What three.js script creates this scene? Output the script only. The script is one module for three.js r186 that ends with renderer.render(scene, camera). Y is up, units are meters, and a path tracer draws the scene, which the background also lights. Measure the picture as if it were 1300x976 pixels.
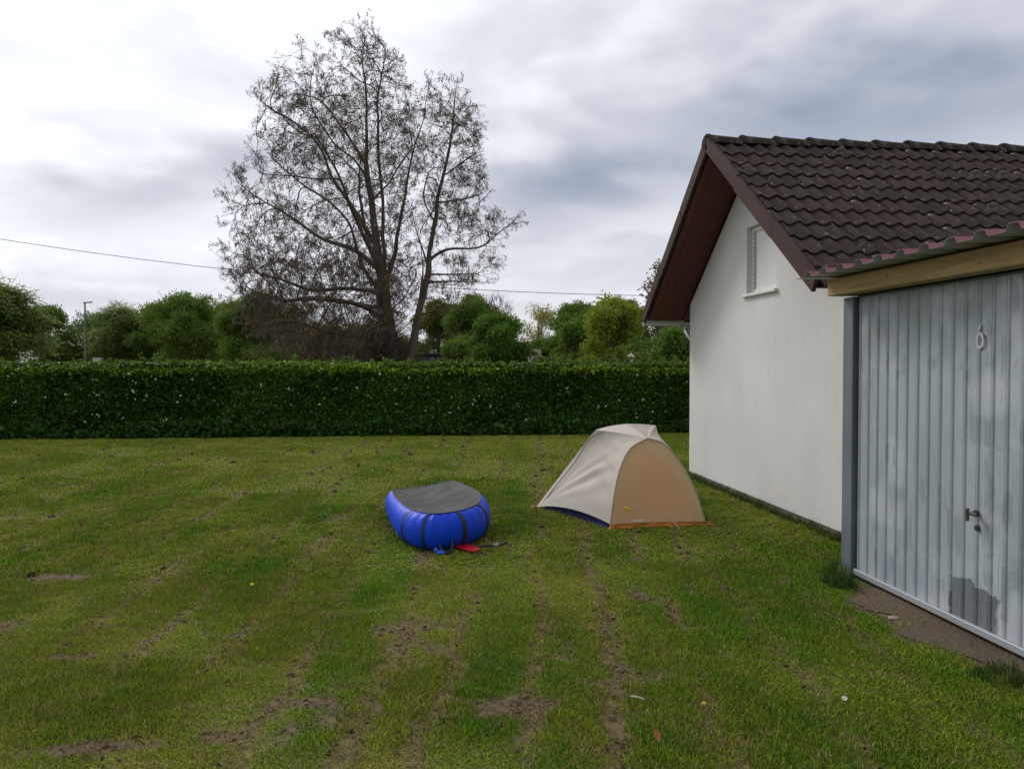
import * as THREE from 'three';
import { mergeGeometries, toCreasedNormals } from 'three/addons/utils/BufferGeometryUtils.js';
import { RoundedBoxGeometry } from 'three/addons/geometries/RoundedBoxGeometry.js';

// ------------------------------------------------------------------ camera, sky, sun, exposure
const scene = new THREE.Scene();
const EYE = 1.6;
const camera = new THREE.PerspectiveCamera(49.86, 4 / 3, 0.1, 2000);
camera.position.set(0, EYE, 0);
camera.rotation.order = 'YXZ';
camera.rotation.y = THREE.MathUtils.degToRad(-6.0885);
camera.rotation.x = THREE.MathUtils.degToRad(-1.4185);
camera.updateMatrixWorld(true);

const renderer = new THREE.WebGLRenderer({ antialias: true });
renderer.toneMapping = THREE.LinearToneMapping;
renderer.toneMappingExposure = 1.32;
renderer.shadowMap.enabled = true;
renderer.shadowMap.type = THREE.PCFSoftShadowMap;

// seeded noise
function rng(seed) { let a = seed >>> 0; return () => { a = (a + 0x6D2B79F5) >>> 0; let t = a; t = Math.imul(t ^ (t >>> 15), t | 1); t ^= t + Math.imul(t ^ (t >>> 7), t | 61); return ((t ^ (t >>> 14)) >>> 0) / 4294967296; }; }
function h2(i, j, s) { let n = Math.imul(i, 374761393) + Math.imul(j, 668265263) + Math.imul(s, 974711); n = Math.imul(n ^ (n >>> 13), 1274126177); return ((n ^ (n >>> 16)) >>> 0) / 4294967296; }
function vn(x, y, s = 0) { const i = Math.floor(x), j = Math.floor(y), u = x - i, v = y - j, a = u * u * (3 - 2 * u), b = v * v * (3 - 2 * v); const p = h2(i, j, s), q = h2(i + 1, j, s), r = h2(i, j + 1, s), t = h2(i + 1, j + 1, s); return p + (q - p) * a + (r - p) * b + (p - q - r + t) * a * b; }
function fbm(x, y, o = 4, s = 0) { let v = 0, a = 0.5, n = 0; for (let k = 0; k < o; k++) { v += a * vn(x, y, s + k * 17); n += a; x = x * 2.03 + 3.1; y = y * 2.03 + 1.7; a *= 0.5; } return v / n; }
const sst = (a, b, x) => { const t = Math.min(1, Math.max(0, (x - a) / (b - a))); return t * t * (3 - 2 * t); };
const mix = (a, b, t) => a + (b - a) * t;
const mix3 = (a, b, t) => [mix(a[0], b[0], t), mix(a[1], b[1], t), mix(a[2], b[2], t)];
const V = (x, y, z) => new THREE.Vector3(x, y, z);
const DEG = Math.PI / 180;

// the sun stands ahead and to the left behind broken cloud
const SUN_AZ = -34 * DEG, SUN_EL = 36 * DEG;   // azimuth from -z, right positive
const sunDir = V(Math.sin(SUN_AZ) * Math.cos(SUN_EL), Math.sin(SUN_EL), -Math.cos(SUN_AZ) * Math.cos(SUN_EL));
{
  const W = 2048, Hh = 1024, data = new Float32Array(W * Hh * 4);
  const veil = [[-16.5, 11.0, 7, 1.5, 0.14, 0.30], [10.5, 11.8, 6, 2.2, -0.1, 0.36], [31, 16.5, 12, 3.4, 0.10, 0.44], [18, 19, 8, 2.6, 0.2, 0.12], [-24, 4.2, 8, 0.6, 0, 0.12], [9, 7.6, 5, 0.8, -0.08, 0.10], [-9, 13.8, 7, 1.0, 0.1, 0.1]];
  for (let j = 0; j < Hh; j++) {
    const el = ((j + 0.5) / Hh - 0.5) * Math.PI, y = Math.sin(el), c = Math.cos(el);
    if (el < -0.02) { for (let i = 0; i < W; i++) { const o = (j * W + i) * 4; data[o] = 0.42; data[o + 1] = 0.43; data[o + 2] = 0.46; data[o + 3] = 1; } continue; }
    for (let i = 0; i < W; i++) {
      const th = ((i + 0.5) / W - 0.5) * 2 * Math.PI, x = Math.cos(th) * c, z = Math.sin(th) * c;
      const yy = Math.max(y, 0.005), k = 1 / (yy + 0.20);
      let px = x * k, pz = z * k;
      const w1 = fbm(px * 0.7 + 4, pz * 0.7 + 9, 3, 5) - 0.5, w2 = fbm(px * 0.7 + 31, pz * 0.7 + 2, 3, 8) - 0.5;
      const n1 = fbm(px * 1.5 + w1 * 1.8, pz * 1.5 + w2 * 1.8, 5, 40), n2 = fbm(px * 6.5 + w2 * 3.5, pz * 6.5 + w1 * 3.5, 4, 70);
      const n3 = fbm(px * 2.9 + w2 * 2.6 + 7, pz * 2.9 - w1 * 2.6, 5, 90);
      const ang = Math.acos(Math.max(-1, Math.min(1, x * sunDir.x + y * sunDir.y + z * sunDir.z))) / DEG;
      let L = 0.505 + 0.33 * Math.exp(-ang * ang / (2 * 30 * 30));
      const low = Math.exp(-Math.max(0, el / DEG) / 6.5);
      L *= mix(0.84 + 0.32 * n1, 1, low * 0.55);
      L *= mix(0.80 + 0.40 * n2, 1, low * 0.4); L *= 1.06;
      L += 0.13 * sst(0.48, 0.70, n3) * (1 - low * 0.5);
      L = mix(L, 0.545, low * 0.7);
      const az = Math.atan2(x, -z) / DEG, e = el / DEG;
      let dk = 0;
      const jx = w1 * 9, jy = w2 * 4.5 + (n2 - 0.5) * 2.4;
      for (const [a0, e0, sa, se, tilt, amt] of veil) { const da = az - a0 + jx, de = e - e0 - tilt * da + jy; dk += amt * Math.exp(-da * da / (2 * sa * sa) - de * de / (2 * se * se)); }
      L *= 1 - Math.min(0.6, dk);
      const t = sst(0.24, 0.60, L);
      const o = (j * W + i) * 4;
      data[o] = L * mix(0.84, 0.975, t); data[o + 1] = L * mix(0.965, 0.995, t); data[o + 2] = L * mix(1.24, 1.075, t); data[o + 3] = 1;
    }
  }
  const tex = new THREE.DataTexture(data, W, Hh, THREE.RGBAFormat, THREE.FloatType);
  tex.mapping = THREE.EquirectangularReflectionMapping; tex.magFilter = THREE.LinearFilter; tex.minFilter = THREE.LinearFilter; tex.wrapS = THREE.RepeatWrapping; tex.needsUpdate = true;
  scene.background = tex; scene.environment = tex;
}
const sun = new THREE.DirectionalLight(new THREE.Color().setRGB(1, 0.95, 0.87), 1.4);
sun.name = 'sun'; sun.position.copy(sunDir).multiplyScalar(60); sun.castShadow = true; sun.shadow.radius = 34;
Object.assign(sun.shadow.camera, { left: -40, right: 40, top: 40, bottom: -40, near: 1, far: 160 }); sun.shadow.mapSize.set(2048, 2048);
scene.add(sun); scene.add(sun.target);

// ------------------------------------------------------------------ helpers
const used = {};
const numbered = (n) => { const k = used[n] = (used[n] ?? -1) + 1; return k ? n + '_' + String(k).padStart(3, '0') : n; };
function mesh(name, geo, mat, parent) { const m = new THREE.Mesh(geo, mat); m.name = name; m.castShadow = m.receiveShadow = true; parent.add(m); return m; }
function top(o, name, label, category, group) { o.name = numbered(name); o.userData = { label, category }; if (group) o.userData.group = group; scene.add(o); return o; }
function thing(name, label, category, pos = [0, 0, 0], turn = 0, group) { const g = new THREE.Group(); g.position.set(...pos); g.rotation.y = turn; return top(g, name, label, category, group); }
function structure(name, geo, mat, parent = scene) { const m = mesh(name, geo, mat, parent); m.userData.kind = 'structure'; return m; }
function box(x0, x1, y0, y1, z0, z1) { const g = new THREE.BoxGeometry(x1 - x0, y1 - y0, z1 - z0); g.translate((x0 + x1) / 2, (y0 + y1) / 2, (z0 + z1) / 2); return g; }
function rbox(x0, x1, y0, y1, z0, z1, r = 0.01, s = 2) { const g = new RoundedBoxGeometry(x1 - x0, y1 - y0, z1 - z0, s, r); g.translate((x0 + x1) / 2, (y0 + y1) / 2, (z0 + z1) / 2); return g; }
function merged(list) { return mergeGeometries(list.map((g) => { let q = g.index ? g.toNonIndexed() : g; for (const k of Object.keys(q.attributes)) if (!['position', 'normal', 'uv'].includes(k)) q.deleteAttribute(k); if (!q.attributes.uv) q.setAttribute('uv', new THREE.BufferAttribute(new Float32Array(q.attributes.position.count * 2), 2)); return q; })); }
function geoFrom(pos, idx, uv, col) { const g = new THREE.BufferGeometry(); g.setAttribute('position', new THREE.Float32BufferAttribute(pos, 3)); if (uv) g.setAttribute('uv', new THREE.Float32BufferAttribute(uv, 2)); if (col) g.setAttribute('color', new THREE.Float32BufferAttribute(col, 3)); g.setIndex(idx); g.computeVertexNormals(); return g; }
// box-projected uv in metres
function metreUV(g, sc = 1) { const q = g.index ? g.toNonIndexed() : g; q.computeVertexNormals(); const p = q.attributes.position, n = q.attributes.normal, uv = new Float32Array(p.count * 2); for (let i = 0; i < p.count; i++) { const ax = Math.abs(n.getX(i)), ay = Math.abs(n.getY(i)), az = Math.abs(n.getZ(i)); let a, b; if (ax >= ay && ax >= az) { a = p.getZ(i); b = p.getY(i); } else if (ay >= az) { a = p.getX(i); b = p.getZ(i); } else { a = p.getX(i); b = p.getY(i); } uv[2 * i] = a * sc; uv[2 * i + 1] = b * sc; } q.setAttribute('uv', new THREE.BufferAttribute(uv, 2)); return q; }
function texture(w, h, fn, { srgb = false, repeat = true } = {}) {
  const d = new Uint8Array(w * h * 4), o = [0, 0, 0, 255];
  const enc = (v) => { v = Math.min(1, Math.max(0, v)); if (srgb) v = v <= 0.0031308 ? v * 12.92 : 1.055 * Math.pow(v, 1 / 2.4) - 0.055; return Math.round(v * 255); };
  for (let j = 0; j < h; j++) for (let i = 0; i < w; i++) { const r = fn((i + 0.5) / w, (j + 0.5) / h, i, j), k = (j * w + i) * 4; if (typeof r === 'number') { d[k] = d[k + 1] = d[k + 2] = enc(r); d[k + 3] = 255; } else { d[k] = enc(r[0]); d[k + 1] = enc(r[1]); d[k + 2] = enc(r[2]); d[k + 3] = r.length > 3 ? Math.round(255 * r[3]) : 255; } }
  const t = new THREE.DataTexture(d, w, h); t.magFilter = THREE.LinearFilter; t.minFilter = THREE.LinearMipmapLinearFilter; t.generateMipmaps = true; if (repeat) t.wrapS = t.wrapT = THREE.RepeatWrapping; if (srgb) t.colorSpace = THREE.SRGBColorSpace; t.needsUpdate = true; return t;
}
// noise that repeats over the unit square
function tfbm(u, v, f, o, s) { let r = 0, a = 0.5, n = 0; for (let k = 0; k < o; k++) { const F = f << k, x = u * F, y = v * F, i = Math.floor(x), j = Math.floor(y), p = x - i, q = y - j, A = p * p * (3 - 2 * p), B = q * q * (3 - 2 * q), m = (t) => ((t % F) + F) % F; const c00 = h2(m(i), m(j), s + k), c10 = h2(m(i + 1), m(j), s + k), c01 = h2(m(i), m(j + 1), s + k), c11 = h2(m(i + 1), m(j + 1), s + k); r += a * (c00 + (c10 - c00) * A + (c01 - c00) * B + (c00 - c10 - c01 + c11) * A * B); n += a; a *= 0.5; } return r / n; }
const lin = (r, g, b) => new THREE.Color().setRGB(r, g, b);
const std = (r, g, b, rough = 0.8, o = {}) => new THREE.MeshStandardMaterial({ color: lin(r, g, b), roughness: rough, ...o });
function tube(pts, rad, seg = 24, sides = 8) { return new THREE.TubeGeometry(new THREE.CatmullRomCurve3(pts), seg, rad, sides, false); }

// ------------------------------------------------------------------ lawn
const TRACKS = [[-0.22, 0.085, 1], [0.09, 0.13, 1], [0.55, 0.14, 0.9], [0.95, 0.15, 1], [1.40, 0.15, 0.9], [1.92, 0.12, 0.6], [-0.68, 0.08, 0.8], [-1.15, 0.075, 0.8], [-1.62, 0.07, 0.85], [-2.1, 0.065, 0.8], [-2.6, 0.06, 0.9], [-3.1, 0.06, 0.85], [-3.6, 0.055, 0.8], [-4.1, 0.05, 0.8], [-4.65, 0.05, 0.8], [-5.2, 0.045, 0.8], [-5.8, 0.04, 0.8], [-6.4, 0.04, 0.8], [-7.0, 0.035, 0.8], [2.5, 0.08, 0.5], [3.2, 0.05, 0.4]];
const BARE = [[0.385, -3.79, 0.20, 0.11], [-0.86, -3.62, 0.13, 0.06], [-1.36, -3.56, 0.20, 0.08], [-2.75, -6.45, 0.30, 0.13], [3.02, -5.86, 0.12, 0.12], [-3.3, -5.4, 0.25, 0.10], [-0.55, -3.95, 0.13, 0.06], [1.5, -5.5, 0.10, 0.18], [-1.9, -4.7, 0.2, 0.05]];
const apronEdge = (z) => 2.80 + 0.20 * sst(-5.15, -5.6, z) + 0.26 * (fbm(z * 3.1, 3.3, 4, 11) - 0.5) * 2 + 0.10 * Math.exp(-((z + 3.95) ** 2) / 0.03);
function lawn(x, z) {
  let soil = 0, rake = 0, side = 0;
  const wob = (vn(z * 0.9, 2.2, 3) - 0.5) * 0.10;
  for (let k = 0; k < TRACKS.length; k++) {
    const [a, b, s] = TRACKS[k], d = x - (a - b * (z + 4)) + wob + (vn(z * 5, k * 3.7, 9) - 0.5) * 0.07;
    if (d > 0) side++;
    if (Math.abs(d) > 0.25) continue;
    const w = 0.022 + 0.034 * vn(z * 1.1, k * 9.1, 21), p = sst(0.36, 0.56, fbm(z * 1.0 + k * 5.3, k * 2.1, 3, 33));
    rake = Math.max(rake, (0.45 + 0.55 * p) * Math.exp(-d * d / (2 * 0.055 * 0.055)));
    soil = Math.max(soil, s * p * Math.exp(-d * d / (2 * w * w)) * (0.55 + 0.9 * vn(x * 26, z * 26, 51)));
  }
  const nn = (fbm(x * 7, z * 7, 3, 61) - 0.5) * 1.9;
  for (const [cx, cz, rx, rz] of BARE) { const d = Math.hypot((x - cx) / rx, (z - cz) / rz) + nn; soil = Math.max(soil, 1 - sst(0.65, 1.35, d)); }
  soil = Math.max(soil, 0.8 * sst(0.71, 0.78, fbm(x * 4.2, z * 2.2, 4, 77)));
  const apron = z > -5.62 && x > apronEdge(z) ? 1 : 0;
  const patch = fbm(x * 0.55 + 9, z * 0.28 + 4, 4, 101), band = 0.5 + 0.5 * Math.sin((x + 0.10 * (z + 4)) * 2 * Math.PI / 1.05 + 3 * fbm(x * 0.3, z * 0.2, 2, 5));
  let straw = sst(0.34, 0.72, 0.62 * patch + 0.20 * band + 0.30 * fbm(x * 3.2, z * 1.7, 3, 131));
  const fine = fbm(x * 4.6 + 3, z * 2.1, 3, 161); straw = Math.min(1, 0.75 * straw + 0.75 * sst(0.50, 0.66, fine) * (0.35 + 0.65 * straw));
  straw = Math.min(1, straw + 0.45 * sst(-9, -16, z) * (0.4 + patch));
  straw = Math.min(1, straw * (side % 2 ? 0.72 : 1.0) + 0.75 * rake);
  if (x > 1.4 && z > -7) straw *= 0.6;
  return { soil: Math.min(1, soil), rake, straw, apron, lush: fbm(x * 1.3 + 2, z * 1.0, 3, 151) };
}
const lawnH = (x, z) => 0.02 * (fbm(x * 0.8, z * 0.8, 3, 181) - 0.5) * sst(2.9, 2.4, x);
{
  // one ground sheet: fine near the lawn, reaching to the horizon
  const xs = [], zs = []; for (let x = -16; x <= 14.001; x += 0.25) xs.push(x); for (let z = -21; z <= 3.001; z += 0.25) zs.push(z);
  const X = [-900, -300, -80, -30, ...xs, 30, 80, 300, 900], Z = [-900, -300, -120, -50, -28, ...zs, 20, 80, 300, 900];
  const pos = [], uv = [], idx = [];
  for (const z of Z) for (const x of X) { pos.push(x, x >= -16 && x <= 14 && z >= -21 && z <= 3 ? lawnH(x, z) : 0, z); uv.push((x + 16) / 30, (z + 21) / 24); }
  for (let j = 0; j + 1 < Z.length; j++) for (let i = 0; i + 1 < X.length; i++) { const a = j * X.length + i, b = a + 1, c = a + X.length, d = c + 1; idx.push(a, c, b, b, c, d); }
  const g = geoFrom(pos, idx, uv);
  const tex = texture(1536, 1230, (u, v) => {
    const x = u * 30 - 16, z = v * 24 - 21, L = lawn(x, z), f = vn(x * 60, z * 60, 7), c = vn(x * 22, z * 22, 8);
    let k = mix3([0.060, 0.085, 0.012], [0.115, 0.095, 0.024], L.straw * 0.8 + 0.2 * c);
    const so = mix3([0.052, 0.032, 0.013], [0.105, 0.070, 0.030], f);
    k = mix3(k, so, Math.max(L.soil * 0.9, L.apron));
    return k.map((q) => q * (0.7 + 0.6 * f));
  }, { srgb: true });
  const bump = texture(512, 512, (u, v) => tfbm(u, v, 16, 4, 3));
  bump.repeat.set(30, 24);
  structure('ground', g, new THREE.MeshStandardMaterial({ map: tex, roughness: 1, bumpMap: bump, bumpScale: 0.02 }));
}
function bladeClump(seed, n, rad, h0, h1, w, lean) {
  const r = rng(seed), pos = [], idx = [];
  for (let k = 0; k < n; k++) {
    const a = r() * 6.283, d = Math.sqrt(r()) * rad, x = Math.cos(a) * d, z = Math.sin(a) * d, h = mix(h0, h1, r()), la = r() * 6.283, le = lean * (0.35 + r()), t = r() * 6.283, wx = Math.cos(t) * w / 2, wz = Math.sin(t) * w / 2;
    const mx = x + Math.cos(la) * le * h * 0.35, mz = z + Math.sin(la) * le * h * 0.35, tx = x + Math.cos(la) * le * h, tz = z + Math.sin(la) * le * h, b = pos.length / 3;
    pos.push(x - wx, -0.012, z - wz, x + wx, -0.012, z + wz, mx - wx * 0.85, h * 0.6, mz - wz * 0.85, mx + wx * 0.85, h * 0.6, mz + wz * 0.85, tx, h * (1 - 0.22 * le), tz);
    idx.push(b, b + 1, b + 2, b + 2, b + 1, b + 3, b + 2, b + 3, b + 4);
  }
  return geoFrom(pos, idx);
}
function scatter(name, geo, mat, list, parent) { const im = new THREE.InstancedMesh(geo, mat, list.length), m = new THREE.Matrix4(), q = new THREE.Quaternion(), e = new THREE.Euler(), s = V(1, 1, 1), p = V(0, 0, 0), c = new THREE.Color(); list.forEach((t, i) => { e.set(t.rx || 0, t.ry || 0, t.rz || 0, 'YXZ'); if (t.q) q.copy(t.q); else q.setFromEuler(e); p.set(t.x, t.y, t.z); s.set(t.s * (t.sx || 1), t.s * (t.sy || 1), t.s * (t.sz || 1)); m.compose(p, q, s); im.setMatrixAt(i, m); if (t.c) im.setColorAt(i, c.setRGB(t.c[0], t.c[1], t.c[2])); }); im.name = name; im.castShadow = im.receiveShadow = true; im.userData.kind = 'stuff'; parent.add(im); return im; }
const grassMat = new THREE.MeshPhysicalMaterial({ color: 0xffffff, roughness: 0.8, specularIntensity: 0.3, side: THREE.DoubleSide });
{
  const near = bladeClump(11, 16, 0.045, 0.012, 0.036, 0.0038, 0.9), mid = bladeClump(12, 13, 0.065, 0.014, 0.038, 0.007, 0.9), far = bladeClump(13, 13, 0.10, 0.014, 0.038, 0.011, 0.9);
  const L = [[], [], []], straws = [], clods = [], r = rng(5);
  const zones = [[0, -4.6, 3.8, -6.4, -2.3, 1700], [1, -7.0, 5.2, -10.2, -6.4, 900], [2, -13.5, 8.5, -18.9, -10.2, 420]];
  for (const [k, x0, x1, z0, z1, dens] of zones) {
    const n = Math.round((x1 - x0) * (z1 - z0) * dens);
    for (let i = 0; i < n; i++) {
      const x = mix(x0, x1, r()), z = mix(z0, z1, r());
      if (x > 3.78 && z > -11.6) continue;
      if (x > 3.12 && z > -6.0) continue;
      const f = lawn(x, z), q = r();
      if (f.apron && q > 0.03 + 0.55 * sst(0.22, 0, x - apronEdge(z)) * sst(0.45, 0.6, fbm(x * 9, z * 9, 2, 191))) continue;
      if (q < f.soil * 1.02) { if (r() < 0.34) clods.push({ x, y: lawnH(x, z), z, s: (0.004 + 0.011 * r() * r()) * (k === 2 ? 1.6 : 1), ry: r() * 6, rx: r() * 3, sy: 0.6, c: mix3([0.030, 0.019, 0.009], [0.095, 0.064, 0.030], r()) }); if (r() < 0.13) straws.push({ x, y: lawnH(x, z), z, s: 0.75 + 0.5 * r(), sy: 0.4, ry: r() * 6.3, c: mix3([0.10, 0.066, 0.028], [0.25, 0.18, 0.08], r()) }); continue; }
      if (f.rake > 0.35 && r() < 0.085 * f.rake * (k === 2 ? 0.8 : 1)) clods.push({ x, y: 0.010 + lawnH(x, z), z, s: (0.007 + 0.014 * r() * r()) * (k === 0 ? 0.8 : k === 1 ? 1.3 : 1.9), ry: r() * 6, rx: r() * 3, sy: 0.7, c: mix3([0.026, 0.018, 0.008], [0.085, 0.060, 0.026], r()) });
      let c = mix3([0.185, 0.275, 0.015], [0.075, 0.195, 0.009], sst(0.3, 0.7, f.lush) * 0.7 + r() * 0.3);
      c = mix3(c, [0.310, 0.280, 0.034], f.straw * (0.25 + 0.48 * r()));
      if (r() < 0.05 + 0.10 * f.straw) c = mix3([0.24, 0.165, 0.065], [0.36, 0.27, 0.12], r());
      const v = 0.66 + 0.72 * r(); c = c.map((t) => t * v);
      L[k].push({ x, y: lawnH(x, z), z, s: 0.8 + 0.5 * r(), sy: (0.45 + 0.75 * sst(0.3, 0.7, f.lush)) * (0.75 + 0.5 * r()) * (1 - 0.55 * f.soil), ry: r() * 6.3, c });
    }
  }
  const g = new THREE.Group(); g.name = 'grass'; g.userData = { kind: 'stuff', label: 'short mown green and straw coloured lawn grass', category: 'grass' }; scene.add(g);
  scatter('near_blades', near, grassMat, L[0], g); scatter('middle_blades', mid, grassMat, L[1], g); scatter('distant_blades', far, grassMat, L[2], g);
  scatter('dry_clippings', bladeClump(14, 7, 0.05, 0.02, 0.05, 0.004, 1.6), grassMat, straws, g);
  const cl = new THREE.TetrahedronGeometry(1.25, 1); { const p = cl.attributes.position; for (let i = 0; i < p.count; i++) { const k = 0.6 + 0.8 * h2(Math.round(p.getX(i) * 50), Math.round(p.getY(i) * 50 + p.getZ(i) * 130), 5); p.setXYZ(i, p.getX(i) * k * 1.3, p.getY(i) * k * 0.8, p.getZ(i) * k); } cl.computeVertexNormals(); }
  scatter('soil_crumbs', cl, new THREE.MeshStandardMaterial({ roughness: 1 }), clods, g);
}
// ------------------------------------------------------------------ white house with the tiled gable roof
{
  const H = thing('white_house', 'small white rendered house with dark tiled gable roof beside the garage', 'house', [3.8, 0, -9.285]);
  // local: x away from the gable wall (+x into the house), z = 0 under the ridge
  const T = 0.69, zF = -2.255, zN = 2.40, LX = 4.9, eave = 2.70, ridge = 4.185, sof = 0.19, XR = -0.55;
  const soff = (z) => ridge - sof - T * Math.abs(z);
  const stucco = texture(1024, 1024, (u, v) => { const a = tfbm(u, v, 4, 5, 2), s = tfbm(u * 1, v * 1, 2, 3, 9), st = tfbm(u, v * 0.25, 32, 3, 21); const k = 0.60 + 0.14 * (a - 0.5) + 0.08 * (s - 0.5) - 0.04 * sst(0.62, 0.8, st) * sst(0.4, 0.7, s); return [k, k * 0.985, k * 0.935]; }, { srgb: true });
  stucco.repeat.set(0.33, 0.33);
  const stBump = texture(512, 512, (u, v) => 0.6 * tfbm(u, v, 64, 2, 5) + 0.4 * tfbm(u, v, 8, 3, 6)); stBump.repeat.set(1.2, 1.2);
  const wallM = new THREE.MeshStandardMaterial({ map: stucco, bumpMap: stBump, bumpScale: 0.0016, roughness: 0.92 });
  // gable wall with window opening (z 0.02..0.80 wide, y 2.41..3.18)
  const wz0 = -0.17, wz1 = 0.66, wy0 = 2.42, wy1 = 3.20;
  const sh = new THREE.Shape();
  const P = (z, y) => [-z, y]; // shape x = -z so that extrusion runs along +x after the turn
  sh.moveTo(...P(zF, 0.06)); sh.lineTo(...P(zF, soff(zF))); sh.lineTo(...P(0, soff(0))); sh.lineTo(...P(zN, soff(zN))); sh.lineTo(...P(zN, 0.06)); sh.closePath();
  const hole = new THREE.Path(); hole.moveTo(...P(wz0, wy0)); hole.lineTo(...P(wz0, wy1)); hole.lineTo(...P(wz1, wy1)); hole.lineTo(...P(wz1, wy0)); hole.closePath(); sh.holes.push(hole);
  const wg = new THREE.ExtrudeGeometry(sh, { depth: 0.28, bevelEnabled: false }); wg.rotateY(Math.PI / 2); // x->-z, z->x
  const parts = [wg, box(0.28, LX, 0.06, soff(zF) - 0.02, zF, zF + 0.25), box(0.28, LX, 0.06, soff(zN) - 0.02, zN - 0.25, zN), box(LX - 0.25, LX, 0.06, 2.3, zF + 0.25, zN - 0.25)];
  mesh('wall', metreUV(merged(parts)), wallM, H);
  const plM = new THREE.MeshStandardMaterial({ map: texture(512, 512, (u, v) => { const a = tfbm(u, v, 8, 5, 4); const k = 0.10 + 0.20 * a; return [k, k * 0.93, k * 0.8]; }, { srgb: true }), bumpMap: stBump, bumpScale: 0.02, roughness: 1 });
  mesh('plinth', metreUV(merged([box(0.015, LX - 0.015, -0.2, 0.059, zF + 0.015, zN - 0.015)])), plM, H);
  // dark interior floor/back so the window is not hollow
  // window: white frame, closed white roller shutter, sill
  const wM = std(0.74, 0.74, 0.70, 0.35), shM = std(0.70, 0.70, 0.66, 0.5);
  const W = new THREE.Group(); W.name = 'window'; H.add(W);
  const fx0 = 0.060, fx1 = 0.115, fr = 0.055;
  mesh('frame', merged([rbox(fx0, fx1, wy0, wy1, wz0, wz0 + fr, 0.006), rbox(fx0, fx1, wy0, wy1, wz1 - fr, wz1, 0.006), rbox(fx0, fx1, wy1 - fr, wy1, wz0 + fr, wz1 - fr, 0.006), rbox(fx0, fx1, wy0, wy0 + fr, wz0 + fr, wz1 - fr, 0.006)]), wM, W);
  // guide rail with holes left of the shutter
  { const gm = std(0.52, 0.52, 0.49, 0.5); mesh('guide_rail', rbox(fx0 - 0.012, fx0 + 0.02, wy0 + 0.03, wy1 - 0.03, wz0 + fr + 0.004, wz0 + fr + 0.03, 0.003), gm, W);
    const hg = []; for (let k = 0; k < 13; k++) { const c = new THREE.CylinderGeometry(0.008, 0.008, 0.004, 8); c.rotateZ(Math.PI / 2); c.translate(fx0 - 0.0145, wy0 + 0.07 + k * 0.053, wz0 + fr + 0.017); hg.push(c); } const sl = mesh('rail_slots', merged(hg), std(0.08, 0.08, 0.08, 0.9), W); sl.userData.kind = 'stuff'; }
  mesh('blind', rbox(0.078, 0.092, wy0 + fr + 0.001, wy1 - fr - 0.001, wz0 + fr + 0.033, wz1 - fr - 0.001, 0.003), shM, W);
  mesh('sill', rbox(-0.045, 0.065, wy0 - 0.034, wy0 - 0.001, wz0 - 0.07, wz1 + 0.05, 0.006), wM, W);
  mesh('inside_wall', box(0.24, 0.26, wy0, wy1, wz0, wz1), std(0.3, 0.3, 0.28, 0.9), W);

  // roof
  const R = new THREE.Group(); R.name = 'roof'; H.add(R);
  const tilePaint = (lich) => (u, v) => {
    const a = tfbm(u, v, 6, 6, 12), b = tfbm(u, v, 24, 4, 15), m = tfbm(u, v, 3, 4, 18), l = tfbm(u, v, 20, 3, 23), l2 = tfbm(u, v, 64, 2, 25);
    let k = mix3([0.033, 0.026, 0.023], [0.066, 0.047, 0.041], a);
    k = mix3(k, [0.026, 0.025, 0.021], sst(0.45, 0.70, m) * 0.75);        // black algae
    k = mix3(k, [0.10, 0.10, 0.085], 0.55 * sst(0.60 - lich, 0.74 - lich, b) * sst(0.42 - lich, 0.6 - lich, m));   // grey lichen film
    k = mix3(k, [0.36, 0.36, 0.33], 0.8 * sst(0.74, 0.80, l) * sst(0.48, 0.62, l2));        // pale lichen spots
    return k;
  };
  const tileTex = texture(1024, 1024, tilePaint(0), { srgb: true }), ridgeTex = texture(512, 512, tilePaint(0.14), { srgb: true });
  const tBump = texture(512, 512, (u, v) => tfbm(u, v, 32, 4, 8)); tBump.repeat.set(1.5, 1.5);
  const tileM = [[0.97, 1, 1], [1, 1, 1], [1.06, 0.96, 0.94]].map((k) => { const m = new THREE.MeshPhysicalMaterial({ map: tileTex, bumpMap: tBump, bumpScale: 0.008, roughness: 1, specularIntensity: 0.25 }); m.color.setRGB(...k); return m; });
  const CW = 0.33, ang = Math.atan(T), slopeL = eave / Math.cos(ang), ROWS = 11, gauge = slopeL / ROWS, TL = gauge + 0.075;
  // tile: u across (x), v down the slope; two rolls per tile
  const prof = (t) => { const p = (t * 2) % 1, s = Math.cos(2 * Math.PI * (p - 0.34)); return 0.024 * (s > 0 ? Math.pow(s, 0.75) : -0.5 * Math.pow(-s, 1.4)); };
  function tileGeo(uo, vo) {
    const N = 14, pos = [], idx = [], uv = [], th = 0.017;
    const put = (t, v, dy) => { pos.push((t * 1.012) * CW, prof(t) + dy + 0.030 * (v / TL), v); uv.push(uo + t * CW * 0.8, vo + (v + dy) * 0.8); };
    for (let i = 0; i <= N; i++) { const t = i / N; put(t, 0, 0); put(t, TL - 0.012, 0); }
    for (let i = 0; i <= N; i++) { const t = i / N; put(t, TL - 0.012, 0); put(t, TL, -0.006); put(t, TL, -th); put(t, TL - 0.05, -th); }
    for (let i = 0; i < N; i++) { const a = 2 * i; idx.push(a, a + 1, a + 2, a + 2, a + 1, a + 3); }
    const o = 2 * (N + 1); for (let i = 0; i < N; i++) for (let k = 0; k < 3; k++) { const a = o + 4 * i + k; idx.push(a, a + 1, a + 4, a + 4, a + 1, a + 5); }
    return geoFrom(pos, idx, uv);
  }
  const rr = rng(77), variants = []; for (let k = 0; k < 8; k++) variants.push(tileGeo(rr(), rr()));
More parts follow.
